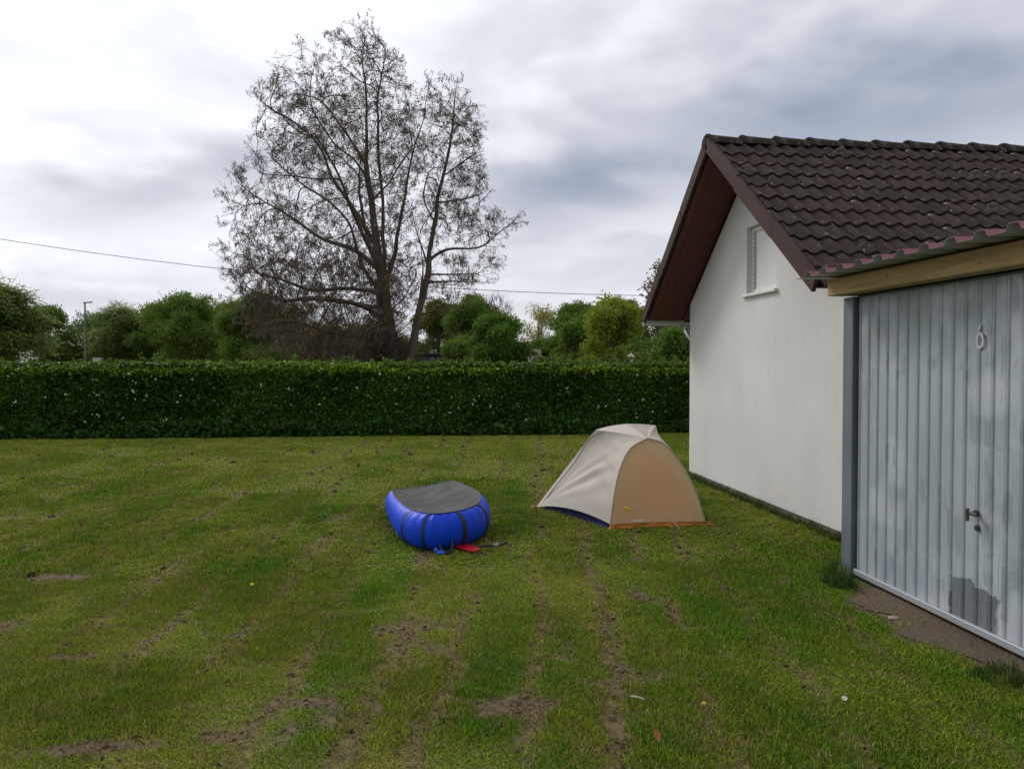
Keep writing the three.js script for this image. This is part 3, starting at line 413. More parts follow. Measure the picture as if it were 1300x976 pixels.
  // inner tent: orange lower walls that glow faintly through the fly
  { const sh = (p, k = 0.86) => V(0.03, 0.3, -0.05).lerp(p, k); const inn = cloth(0.90, 0.42, 0.04, 0.45); const f = sh(F1, 0.93), r = sh(R1, 0.95), a = sh(A, 0.86);
    mesh('inner_wall', patch(line(f, r), pt(a), line(f, a, V(-0.03, 0.08, 0)), line(r, a, V(0.05, 0.06, 0)), 12, 12), inn, T); }
  // corner loops, pegs, guy line, hem tag
  const loop = (p, d) => { const q = p.clone(); q.y = 0.02; const e = q.clone().add(d); e.y = 0.008; return tube([q, q.clone().lerp(e, 0.5).add(V(0, 0.012, 0.01)), e], 0.009, 10, 6); };
  for (const [p, d] of [[F0, V(-0.005, 0, 0.045)], [R0, V(0.055, 0, 0.03)], [Lc, V(-0.05, 0, 0.0)]]) mesh('corner_loop', loop(p, d), org, T);
  mesh('corner_tab', patch(line(F0.clone().add(V(-0.012, 0.0, 0.008)), F0.clone().add(V(0.05, 0.0, 0.0))), line(F.clone().add(V(-0.008, 0.005, 0.006)), F.clone().add(V(0.03, 0.005, 0.004))), line(F0.clone().add(V(-0.012, 0, 0.008)), F.clone().add(V(-0.008, 0.005, 0.006))), line(F0.clone().add(V(0.05, 0, 0)), F.clone().add(V(0.03, 0.005, 0.004))), 4, 3, () => 0.004), org, T);
  const gz = L3(2.43, 0.055, -7.86); mesh('guy_line', tube([gz, gz.clone().add(V(0.015, -0.02, 0.05)), gz.clone().add(V(0.03, -0.05, 0.12))], 0.003, 10, 5), std(0.6, 0.55, 0.5, 0.8), T);
  mesh('hem_tag', rbox(-0.055, 0.055, -0.009, 0.009, -0.001, 0.001, 0.0008, 1), std(0.66, 0.66, 0.64, 0.6), T).position.copy(L3(2.07, 0.078, -7.818));
  // printed yellow mark: a dotted ring round a running shape
  { const g = new THREE.Group(); g.name = 'printed_mark'; T.add(g); g.position.copy(L3(1.955, 0.205, -7.852)); g.rotation.set(-0.17, -0.10, 0); const y = std(0.72, 0.52, 0.03, 0.6), ring = new THREE.RingGeometry(0.042, 0.047, 40); ring.scale(1.12, 0.92, 1); mesh('ring', ring, std(0.60, 0.42, 0.10, 0.6), g).position.z = 0.012;
    const s = new THREE.Shape(); s.moveTo(-0.034, -0.004); s.quadraticCurveTo(-0.03, 0.018, -0.008, 0.016); s.quadraticCurveTo(0.004, 0.006, 0.016, 0.004); s.quadraticCurveTo(0.032, 0.002, 0.036, -0.016); s.quadraticCurveTo(0.028, -0.013, 0.022, -0.019); s.quadraticCurveTo(0.008, -0.014, -0.002, -0.021); s.quadraticCurveTo(-0.006, -0.008, -0.014, -0.007); s.quadraticCurveTo(-0.022, -0.006, -0.034, -0.004); mesh('figure', new THREE.ShapeGeometry(s, 8), y, g).position.z = 0.0125; }
}
// ------------------------------------------------------------------ packraft lying upside down
{
  const O = [0.14, 0, -7.85], T = thing('packraft', 'blue inflatable packraft turned upside down with grey floor facing up', 'raft', O);
  const K = [[0.08, -7.03, .335], [0.28, -7.13, .335], [0.45, -7.38, .34], [0.525, -7.72, .345], [0.515, -8.08, .355], [0.415, -8.42, .365], [0.325, -8.70, .368], [0.285, -8.77, .366], [0.22, -8.775, .355], [-0.02, -8.77, .305], [-0.26, -8.77, .285], [-0.315, -8.72, .284], [-0.315, -8.55, .288], [-0.285, -8.20, .30], [-0.225, -7.78, .325], [-0.17, -7.46, .335], [-0.07, -7.18, .335]];
  const curve = new THREE.CatmullRomCurve3(K.map(([x, z, y]) => V(x - O[0], y, z - O[2])), true, 'centripetal');
  const N = 220, M = 40, edge = []; for (let i = 0; i < N; i++) edge.push(curve.getPoint(i / N));
  const cen = edge.reduce((a, p) => a.add(p), V(0, 0, 0)).multiplyScalar(1 / N);
  const out = edge.map((p, i) => { const t = edge[(i + 1) % N].clone().sub(edge[(i + N - 1) % N]); const n = V(t.z, 0, -t.x).normalize(); if (n.dot(p.clone().sub(cen)) < 0) n.negate(); return n; });
  for (let k = 0; k < 6; k++) { const c = out.map((n, i) => out[(i + N - 1) % N].clone().add(n).add(out[(i + 1) % N]).normalize()); c.forEach((n, i) => out[i].copy(n)); }
  // tube section: a at the floor seam (top, slightly inside), bulging outwards, to the ground
  const straps = [0.925, 0.987, 0.056, 0.128];
  const sect = (i, s, off = 0) => {      // s 0..1 from the floor seam over the outside to the underside and back inside
    const p = edge[((i % N) + N) % N], n = out[((i % N) + N) % N], fr = ((i % N) + N) % N / N, front = Math.max(0, Math.cos((fr - 0.03) * 6.283)), rx = 0.145 + 0.05 * front, hy = (p.y + 0.006) / 2, a = mix(1.15, -3.35, s);
    let w = 0; // seam puckers, strongest at the floor edge and beside the straps
    const pk = Math.exp(-s * 7); w += pk * 0.010 * Math.sin(fr * 6.283 * 46 + 2 * vn(fr * 60, 1, 3)) * sst(0, 0.05, s) + 0.006 * (fbm(fr * 60, s * 7, 3, 5) - 0.5) * sst(0, 0.1, s);
    for (const q of straps) { let d = Math.abs(fr - q); d = Math.min(d, 1 - d); w -= 0.011 * Math.exp(-(d * d) / 0.00002) * sst(0.02, 0.12, s); }
    const ce = Math.cos(a), se = Math.sin(a), k = 0;
    const x = k + (rx + w + off) * Math.sign(ce) * Math.pow(Math.abs(ce), 0.86), y = hy + (hy + w * 0.7 + off * (se > -0.9 ? 1 : 0)) * Math.sign(se) * Math.pow(Math.abs(se), 0.9);
    return p.clone().setY(0).addScaledVector(n, x - (rx * Math.sign(Math.cos(1.15)) * Math.pow(Math.abs(Math.cos(1.15)), 0.86) + k)).setY(Math.max(0.001, y));
  };
  const blueB = texture(512, 512, (u, v) => 0.5 * tfbm(u, v, 12, 4, 3) + 0.5 * tfbm(u, v * 0.3, 24, 3, 5)); blueB.repeat.set(5, 1);
  const blue = new THREE.MeshPhysicalMaterial({ color: lin(0.002, 0.050, 0.56), roughness: 0.48, specularIntensity: 0.35, bumpMap: blueB, bumpScale: 0.004, side: THREE.DoubleSide });
  { const pos = [], idx = [], uv = []; for (let i = 0; i <= N; i++) for (let j = 0; j <= M; j++) { const p = sect(i, j / M); pos.push(p.x, p.y, p.z); uv.push(i / N * 4, j / M); } for (let i = 0; i < N; i++) for (let j = 0; j < M; j++) { const a = i * (M + 1) + j, b = a + M + 1; idx.push(a, a + 1, b, b, a + 1, b + 1); } mesh('tube', geoFrom(pos, idx, uv), blue, T); }
  // floor: taut grey sheet, sagging a little between the tubes, creased
  const fTex = texture(512, 512, (u, v) => { const a = tfbm(u, v, 5, 5, 7), b = tfbm(u, v, 2, 4, 9); const k = 0.020 + 0.024 * a + 0.014 * sst(0.5, 0.7, b); return [k, k * 1.02, k * 1.08]; }, { srgb: true });
  const grey = new THREE.MeshPhysicalMaterial({ map: fTex, roughness: 0.7, specularIntensity: 0.6, side: THREE.DoubleSide });
  { const RN = 26, pos = [], idx = [], uv = []; const c0 = cen.clone(); for (let r = 0; r <= RN; r++) for (let i = 0; i <= N; i++) { const e = sect(i, 0.0), q = r / RN, p = c0.clone().lerp(e, q), sag = (1 - q * q); p.y = mix(c0.y, e.y, Math.pow(q, 1.2)) - 0.05 * sag + 0.030 * (fbm(p.x * 7 + p.z * 2, p.z * 5 - p.x * 2, 4, 17) - 0.5) * sst(1, 0.8, q) + 0.0015 * Math.sin(i / N * 6.283 * 46) * Math.exp(-(1 - q) * 12); if (q > 0.97) p.y += 0.003; pos.push(p.x, p.y, p.z); uv.push(p.x, p.z); } for (let r = 0; r < RN; r++) for (let i = 0; i < N; i++) { const a = r * (N + 1) + i, b = a + N + 1; idx.push(a, a + 1, b, b, a + 1, b + 1); } mesh('floor', geoFrom(pos, idx, uv), grey, T); }
  { const pts = edge.map((_, i) => sect(i, 0.004, 0.003)); mesh('floor_seam', new THREE.TubeGeometry(new THREE.CatmullRomCurve3(pts, true), 300, 0.006, 6, true), std(0.035, 0.037, 0.045, 0.7), T); }
  const blackM = std(0.012, 0.013, 0.018, 0.6, { side: THREE.DoubleSide });
  straps.forEach((q, k) => { const w = k === 2 ? 0.016 : 0.010, per = 4.4, pos = [], idx = []; const J = 26; for (let j = 0; j <= J; j++) { const s = 0.0 + 0.62 * j / J; const c = q * N, tw = k === 2 ? (0.3 + 1.2 * j / J) : (k === 3 ? 1.5 * j / J : -0.8 * j / J); for (const e of [-1, 1]) { const ii = c + tw + e * w / per * N, i0 = Math.floor(ii), f = ii - i0; const p = sect(i0, s, 0.004).lerp(sect(i0 + 1, s, 0.004), f); pos.push(p.x, p.y, p.z); } } for (let j = 0; j < J; j++) { const a = 2 * j; idx.push(a, a + 1, a + 2, a + 2, a + 1, a + 3); } mesh('strap', geoFrom(pos, idx), blackM, T); });
  // small white mark on the left bow
  { const i = Math.round(0.885 * N), p = sect(i, 0.36, 0.006), p2 = sect(i, 0.32, 0.006), n = out[i]; const g = new THREE.Group(); g.name = 'printed_mark'; T.add(g); const up = p2.clone().sub(p).normalize(), right = up.clone().cross(n).normalize(), nz = right.clone().cross(up); g.matrixAutoUpdate = true; g.position.copy(p); g.quaternion.setFromRotationMatrix(new THREE.Matrix4().makeBasis(right, up, nz)); const s = new THREE.Shape(); s.moveTo(-0.032, 0.030); s.lineTo(0.028, 0.022); s.lineTo(0.026, -0.005); s.lineTo(0.012, -0.028); s.lineTo(0.0, -0.016); s.lineTo(-0.006, 0.008); s.lineTo(-0.03, 0.016); s.closePath(); const h = new THREE.Path(); h.moveTo(0.002, 0.012); h.lineTo(0.016, 0.010); h.lineTo(0.012, -0.008); h.closePath(); s.holes.push(h); const sg = new THREE.ShapeGeometry(s); mesh('emblem', sg, std(0.5, 0.5, 0.42, 0.6, { side: THREE.DoubleSide }), g); }
  // grab loop with blue tab under the bow
  const bow = sect(Math.round(0.022 * N), 0.42, 0.01); bow.y = 0.05;
  { const L = new THREE.Group(); L.name = 'grab_loop'; T.add(L); mesh('webbing', tube([bow.clone().add(V(-0.05, 0.05, 0)), bow.clone().add(V(-0.045, 0.0, 0.05)), bow.clone().add(V(0.0, -0.035, 0.075)), bow.clone().add(V(0.05, 0.0, 0.05)), bow.clone().add(V(0.05, 0.05, 0))], 0.012, 24, 8), blackM, L); const tb = new THREE.IcosahedronGeometry(0.03, 2); tb.scale(1.2, 0.7, 0.8); tb.translate(bow.x - 0.045, 0.022, bow.z + 0.075); const tb2 = new THREE.IcosahedronGeometry(0.02, 2); tb2.scale(0.9, 1.1, 0.8); tb2.translate(bow.x - 0.085, 0.04, bow.z + 0.062); mesh('pull_tab', merged([tb, tb2]), std(0.02, 0.10, 0.58, 0.4), L); }
  // red paddle half under the raft, its blade tip showing
  { const P = thing('paddle', 'red paddle blade poking out from under the blue raft', 'paddle', [0.385, 0.012, -6.98]); const s = new THREE.Shape(); s.moveTo(-0.02, -0.1); s.bezierCurveTo(-0.10, -0.02, -0.10, 0.22, -0.03, 0.36); s.lineTo(0.03, 0.36); s.bezierCurveTo(0.10, 0.22, 0.11, 0.0, 0.06, -0.09); s.closePath(); const g = new THREE.ExtrudeGeometry(s, { depth: 0.008, bevelEnabled: true, bevelSize: 0.004, bevelThickness: 0.003, bevelSegments: 2 }); g.rotateX(-Math.PI / 2); const p = g.attributes.position; for (let i = 0; i < p.count; i++) p.setY(i, p.getY(i) + 1.2 * p.getX(i) * p.getX(i) + 0.012); g.computeVertexNormals(); mesh('blade', g, std(0.46, 0.006, 0.014, 0.4), P); const sh = new THREE.CylinderGeometry(0.014, 0.014, 0.9, 12); sh.rotateX(Math.PI / 2); sh.translate(0, 0.016, -0.78); mesh('shaft', sh, std(0.03, 0.03, 0.03, 0.4), P); P.rotation.y = 0.55; P.scale.set(0.8, 1, 0.85); }
  // loose strap with its buckle
  { const S = thing('loose_strap', 'thin black strap with a buckle lying in the grass beside the raft', 'strap', [0.56, 0.03, -7.02]); mesh('webbing', tube([V(-0.14, 0.0, 0.0), V(-0.05, 0.02, 0.02), V(0.02, 0.012, -0.01), V(0.08, 0.02, -0.01), V(0.15, 0.03, -0.03)], 0.010, 30, 6), blackM, S); mesh('buckle', rbox(0.03, 0.075, 0.012, 0.032, -0.022, 0.006, 0.005), std(0.28, 0.29, 0.30, 0.4), S); }
}
// ------------------------------------------------------------------ leaves
function spray(seed, n, span, len, wid) {      // a twig tip with n folded leaves
  const r = rng(seed), pos = [], idx = [];
  for (let k = 0; k < n; k++) {
    const o = V((r() - 0.5) * span, (r() - 0.5) * span, (r() - 0.5) * span * 0.8), d = V(r() - 0.5, r() - 0.35, r() - 0.5).normalize(), up = V(r() - 0.5, r() - 0.5, r() - 0.5); const s = d.clone().cross(up).normalize(), nn = s.clone().cross(d), l = len * (0.7 + 0.6 * r()), w = wid * (0.7 + 0.6 * r()) / 2, b = pos.length / 3;
    const a = o, m = o.clone().addScaledVector(d, l * 0.5), t = o.clone().addScaledVector(d, l).addScaledVector(nn, -l * 0.15); const p = m.clone().addScaledVector(s, w).addScaledVector(nn, w * 0.35), q = m.clone().addScaledVector(s, -w).addScaledVector(nn, w * 0.35);
    for (const v of [a, p, t, q]) pos.push(v.x, v.y, v.z); idx.push(b, b + 1, b + 2, b, b + 2, b + 3);
  }
  return geoFrom(pos, idx);
}
const leafMat = (gloss = 0.55, tr = 0.28) => new THREE.MeshPhysicalMaterial({ color: 0xffffff, roughness: gloss, transmission: tr, thickness: 0, ior: 1.3, specularIntensity: 0.3, side: THREE.DoubleSide });
const barkTex = texture(512, 512, (u, v) => { const a = tfbm(u, v * 0.25, 16, 4, 3), b = tfbm(u, v, 6, 4, 5), m = tfbm(u, v, 3, 3, 8); let k = mix3([0.045, 0.036, 0.028], [0.125, 0.100, 0.078], 0.6 * a + 0.4 * b); return mix3(k, [0.085, 0.095, 0.045], 0.35 * sst(0.55, 0.7, m)); }, { srgb: true });
const barkM = new THREE.MeshStandardMaterial({ map: barkTex, roughness: 0.95 });
const twigM = std(0.075, 0.058, 0.047, 0.95);

// ------------------------------------------------------------------ clipped hedge
{
  const T = thing('hedge', 'long clipped dark green hedge with small white blossoms across the lawn end', 'hedge', [-2, 0, -19.6]);
  const x0 = -14, x1 = 12, zf = 0.98, zb = -0.95, hT = 1.50;       // local; front towards +z
  const lump = (x, y) => 0.16 * (fbm(x * 1.1, y * 1.6, 3, 5) - 0.5) + 0.10 * (fbm(x * 4, y * 4, 2, 8) - 0.5);
  const topY = (x, z) => hT + 0.10 * (zf - z) / (zf - zb) + 0.20 * (fbm(x * 0.55, z * 0.6 + 5, 4, 12) - 0.5);
  const core = std(0.012, 0.015, 0.008, 1);
  { // solid dark core added behind the leaves so no light leaks through
    const g = new THREE.BoxGeometry(x1 - x0 - 0.3, hT - 0.22, zf - zb - 0.44, 180, 12, 6), p = g.attributes.position; for (let i = 0; i < p.count; i++) p.setXYZ(i, p.getX(i), p.getY(i) + 0.05 * (vn(p.getX(i) * 3, p.getZ(i) * 3, 4) - 0.5), p.getZ(i) + 0.10 * (vn(p.getX(i) * 3, p.getY(i) * 3, 6) - 0.5)); g.translate((x0 + x1) / 2, (hT - 0.22) / 2 + 0.02, (zf + zb) / 2); g.computeVertexNormals(); mesh('dark_core', g, core, T); }
  const r = rng(31), L = [], fresh = [], low = [], blossom = [], geo = spray(3, 8, 0.10, 0.062, 0.042), geoL = spray(4, 7, 0.14, 0.10, 0.08);
  const tone = (x, y) => { const t = sst(0.40, 0.62, fbm(x * 0.6 + 2, y * 0.9, 4, 20)); return mix3([0.018, 0.050, 0.006], [0.048, 0.112, 0.012], t * 0.7 + 0.3 * r()); };
  const big = 26;
  for (let i = 0; i < 46000; i++) { const x = mix(x0, x1, r()), y = 0.03 + (hT + 0.03) * r(), u = r(); const z = zf + lump(x, y) - 0.16 * u * u - 0.10 * sst(hT - 0.25, hT + 0.05, y) - 0.08 * sst(0.3, 0, y); const v = 0.7 + 0.6 * r(); let c = tone(x, y).map((q) => q * v); if (r() < 0.09) c = mix3([0.06, 0.13, 0.02], [0.12, 0.19, 0.03], r()); L.push({ x, y, z, s: 0.75 + 0.6 * r(), rx: r() * 6.3, ry: r() * 6.3, rz: r() * 6.3, c }); }
  for (let i = 0; i < 40000; i++) { const x = mix(x0, x1, r()), z = mix(zb, zf + 0.02, r()), u = r(); const y = topY(x, z) + 0.04 * (r() - 0.5) - 0.12 * u * u; const v = 0.7 + 0.6 * r(); const fr = fbm(x * 0.7, z * 1.2 + 8, 3, 44); let c = mix3([0.070, 0.140, 0.012], [0.185, 0.285, 0.026], sst(0.3, 0.65, fr) * 0.6 + 0.4 * r()).map((q) => q * v); L.push({ x, y, z, s: 0.7 + 0.6 * r(), rx: r() * 6.3, ry: r() * 6.3, rz: r() * 6.3, c }); }
  for (let i = 0; i < 5200; i++) { const x = mix(x0, x1, r()), y = 0.2 + 1.3 * r(), z = zb - lump(x, y) + 0.14 * r(); L.push({ x, y, z, s: 0.8 + 0.7 * r(), rx: r() * 6.3, ry: r() * 6.3, rz: r() * 6.3, c: tone(x, y) }); }
  for (const xe of [x0, x1]) for (let i = 0; i < 2500; i++) { const z = mix(zb, zf, r()), y = 0.05 + 1.5 * r(); L.push({ x: xe + (r() - 0.5) * 0.12, y, z, s: 0.8 + 0.7 * r(), rx: r() * 6.3, ry: r() * 6.3, rz: r() * 6.3, c: tone(xe, y) }); }
  // new shoots standing out of the clipped top, in groups
  for (let k = 0; k < 420; k++) { const cx = mix(x0, x1, r()), cz = mix(zb, zf, r()), hh = 0.06 + 0.22 * r() * r() * (cx > 6 ? 1.6 : 1); for (let i = 0; i < 7; i++) { const t = r(); fresh.push({ x: cx + (r() - 0.5) * 0.14, y: topY(cx, cz) + t * hh, z: cz + (r() - 0.5) * 0.14, s: 0.6 + 0.5 * r(), rx: r() * 6.3, ry: r() * 6.3, rz: r() * 6.3, c: mix3([0.085, 0.165, 0.02], [0.16, 0.25, 0.035], r()) }); } }
  // bramble leaves along the foot
  for (let i = 0; i < 3600; i++) { const x = mix(x0, x1, r()), d = fbm(x * 0.8, 1, 3, 66), y = 0.02 + (0.10 + 0.34 * d) * r(); if (r() > sst(0.30, 0.6, d) + 0.25) continue; low.push({ x, y, z: zf + 0.02 + (0.08 + 0.30 * d) * r() + lump(x, y), s: 0.6 + 0.7 * r(), rx: r() * 6.3, ry: r() * 6.3, rz: r() * 6.3, c: mix3([0.028, 0.082, 0.014], [0.06, 0.14, 0.022], r()) }); }
  // blossom heads, thick in a few places
  for (let i = 0; i < 260; i++) { let x = mix(x0, x1, r()); const y = 0.25 + 1.25 * r(); const w = Math.exp(-((x + 4.3) ** 2) / 1.2) + 0.4 * Math.exp(-((x - 1.2) ** 2) / 6) + 0.5 * Math.exp(-((x - 7.4) ** 2) / 1.2); if (r() > 0.14 + w) continue; const n = 1 + Math.floor(r() * 3); for (let q = 0; q < n; q++) blossom.push({ x: x + (r() - 0.5) * 0.07, y: y + (r() - 0.5) * 0.05, z: zf + lump(x, y) + 0.06 + 0.03 * r(), s: 0.5 + 0.6 * r(), rx: (r() - 0.5), ry: (r() - 0.5), rz: r() * 6, c: [0.72, 0.72, 0.66] }); }
  scatter('leaves', geo, leafMat(0.5, 0), L, T); scatter('new_shoots', spray(7, 6, 0.07, 0.07, 0.045), leafMat(0.6, 0.35), fresh, T); scatter('bramble_leaves', geoL, leafMat(0.6, 0.3), low, T);
  { const pos = [], idx = []; for (let k = 0; k < 5; k++) { const a = k * 1.2566, b = pos.length / 3; pos.push(0, 0, 0.004, Math.cos(a - 0.45) * 0.02, Math.sin(a - 0.45) * 0.02, 0, Math.cos(a) * 0.03, Math.sin(a) * 0.03, 0.004, Math.cos(a + 0.45) * 0.02, Math.sin(a + 0.45) * 0.02, 0); idx.push(b, b + 1, b + 2, b, b + 2, b + 3); } scatter('blossoms', geoFrom(pos.map((q) => q * 0.72), idx), new THREE.MeshStandardMaterial({ roughness: 0.7, side: THREE.DoubleSide }), blossom, T); }
}

// ------------------------------------------------------------------ the two big bare trees
function inPoly(x, y, P) { let c = false; for (let i = 0, j = P.length - 1; i < P.length; j = i++) if ((P[i][1] > y) !== (P[j][1] > y) && x < (P[j][0] - P[i][0]) * (y - P[i][1]) / (P[j][1] - P[i][1]) + P[i][0]) c = !c; return c; }
function grow({ stems, poly, N, coarse, seed, axisX, depth, weight, step = 0.2, maxIter = 110 }) {
  const r = rng(seed), nodes = [], kids = [], par = [], minR = [];
  const add = (p, parent, mr = 0) => { nodes.push(p); par.push(parent); kids.push([]); minR.push(mr); if (parent >= 0) kids[parent].push(nodes.length - 1); return nodes.length - 1; };
  for (const { pts, r0, r1 } of stems) { const c = new THREE.CatmullRomCurve3(pts.map((p) => V(p[0], p[1], p[2] || 0)), false, 'centripetal'), L = c.getLength(), n = Math.max(2, Math.ceil(L / step)); let prev = -1; for (let i = 0; i <= n; i++) { const p = c.getPointAt(i / n); p.x += (vn(p.y * 1.3, seed + pts.length, 3) - 0.5) * 0.10; p.z += (vn(p.y * 1.1 + p.x, seed, 4) - 0.5) * 0.12; if (i === 0 && nodes.length) { let b = 0, bd = 1e9; nodes.forEach((q, k) => { const d = q.distanceToSquared(p); if (d < bd) { bd = d; b = k; } }); prev = b; continue; } prev = add(p, prev, r1 + (r0 - r1) * Math.pow(1 - i / n, 1.35)); } }
  let xs = poly.map((p) => p[0]), ys = poly.map((p) => p[1]); const bx0 = Math.min(...xs), bx1 = Math.max(...xs), by0 = Math.min(...ys), by1 = Math.max(...ys), pcx = (bx0 + bx1) / 2, pcy = (by0 + by1) / 2;
  const sample = (n) => { const l = []; while (l.length < n) { const x = mix(bx0, bx1, r()), y = mix(by0, by1, r()); if (!inPoly(pcx + (x - pcx) * 1.15, pcy + (y - pcy) * 1.105, poly)) continue; const D = depth(y), ex = 1 - Math.min(1, Math.abs(x - axisX(y)) / D) ** 2; const z = (r() * 2 - 1) * D * Math.sqrt(Math.max(0.02, ex)); if (weight && r() > weight(x, y, z)) continue; l.push(V(x, y, z)); } return l; };
  // a coarse pass lays the boughs, a fine pass the twigs
  const pass = (at, infl, kill, inertia, jit, lift, cap) => {
    const cell = infl, key = (p) => Math.floor(p.x / cell) + ',' + Math.floor(p.y / cell) + ',' + Math.floor(p.z / cell);
    const nearest = (list, best) => { const g = new Map(); for (const i of list) { const k = key(nodes[i]); if (!g.has(k)) g.set(k, []); g.get(k).push(i); } return (a, b) => { const cx = Math.floor(a.x / cell), cy = Math.floor(a.y / cell), cz = Math.floor(a.z / cell); for (let x = -1; x < 2; x++) for (let y = -1; y < 2; y++) for (let z = -1; z < 2; z++) { const l = g.get((cx + x) + ',' + (cy + y) + ',' + (cz + z)); if (l) for (const q of l) { const d = nodes[q].distanceToSquared(a); if (d < b[1]) { b[0] = q; b[1] = d; } } } return b; }; };
    let look = nearest(nodes.map((_, i) => i)); const near = at.map((a) => look(a, [-1, infl * infl])); let alive = at.map((_, i) => i).filter((i) => near[i][1] > kill * kill);
    for (let it = 0; it < maxIter && alive.length; it++) {
      const pull = new Map(); for (const i of alive) { const b = near[i][0]; if (b < 0) continue; if (!pull.has(b)) pull.set(b, V(0, 0, 0)); pull.get(b).add(at[i].clone().sub(nodes[b]).normalize()); }
      const fresh = [];
      for (const [b, d] of pull) { if (kids[b].length > cap) continue; d.normalize(); if (par[b] >= 0) d.addScaledVector(nodes[b].clone().sub(nodes[par[b]]).normalize(), inertia); d.x += (r() - 0.5) * jit; d.y += (r() - 0.5) * jit + lift; d.z += (r() - 0.5) * jit; d.normalize(); fresh.push(add(nodes[b].clone().addScaledVector(d, step), b)); }
      if (!fresh.length) break;
      look = nearest(fresh); alive = alive.filter((i) => { look(at[i], near[i]); return near[i][1] > kill * kill; });
    }
  };
  pass(sample(coarse), 3.2, 0.60, 1.1, 0.40, 0.10, 2);
  pass(sample(N), 1.5, 0.36, 0.9, 0.35, 0.06, 2);
  const rad = new Float32Array(nodes.length); for (let i = nodes.length - 1; i >= 0; i--) { let s = 0; for (const k of kids[i]) s += Math.pow(rad[k], 2.15); rad[i] = Math.max(0.008, minR[i], Math.pow(s, 1 / 2.15)); if (!minR[i]) rad[i] = Math.min(rad[i], 0.085); }
  return { nodes, kids, par, rad, minR };
}
function limb(pts, rads, sides, pos, idx, uv) {
  let nx = null; const base = pos.length / 3; let len = 0;
  for (let i = 0; i < pts.length; i++) { const a = pts[Math.max(0, i - 1)], b = pts[Math.min(pts.length - 1, i + 1)], t = b.clone().sub(a).normalize(); if (!nx) nx = Math.abs(t.y) < 0.9 ? V(0, 1, 0).cross(t).normalize() : V(1, 0, 0).cross(t).normalize(); nx.addScaledVector(t, -nx.dot(t)).normalize(); const bn = t.clone().cross(nx); if (i) len += pts[i].distanceTo(pts[i - 1]); for (let k = 0; k <= sides; k++) { const c = Math.cos(k / sides * 6.2832) * rads[i], s = Math.sin(k / sides * 6.2832) * rads[i]; pos.push(pts[i].x + nx.x * c + bn.x * s, pts[i].y + nx.y * c + bn.y * s, pts[i].z + nx.z * c + bn.z * s); uv.push(k / sides * Math.max(0.5, rads[i] * 4), len * 0.6); } }
  for (let i = 0; i + 1 < pts.length; i++) for (let k = 0; k < sides; k++) { const a = base + i * (sides + 1) + k, b = a + sides + 1; idx.push(a, a + 1, b, b, a + 1, b + 1); }
}
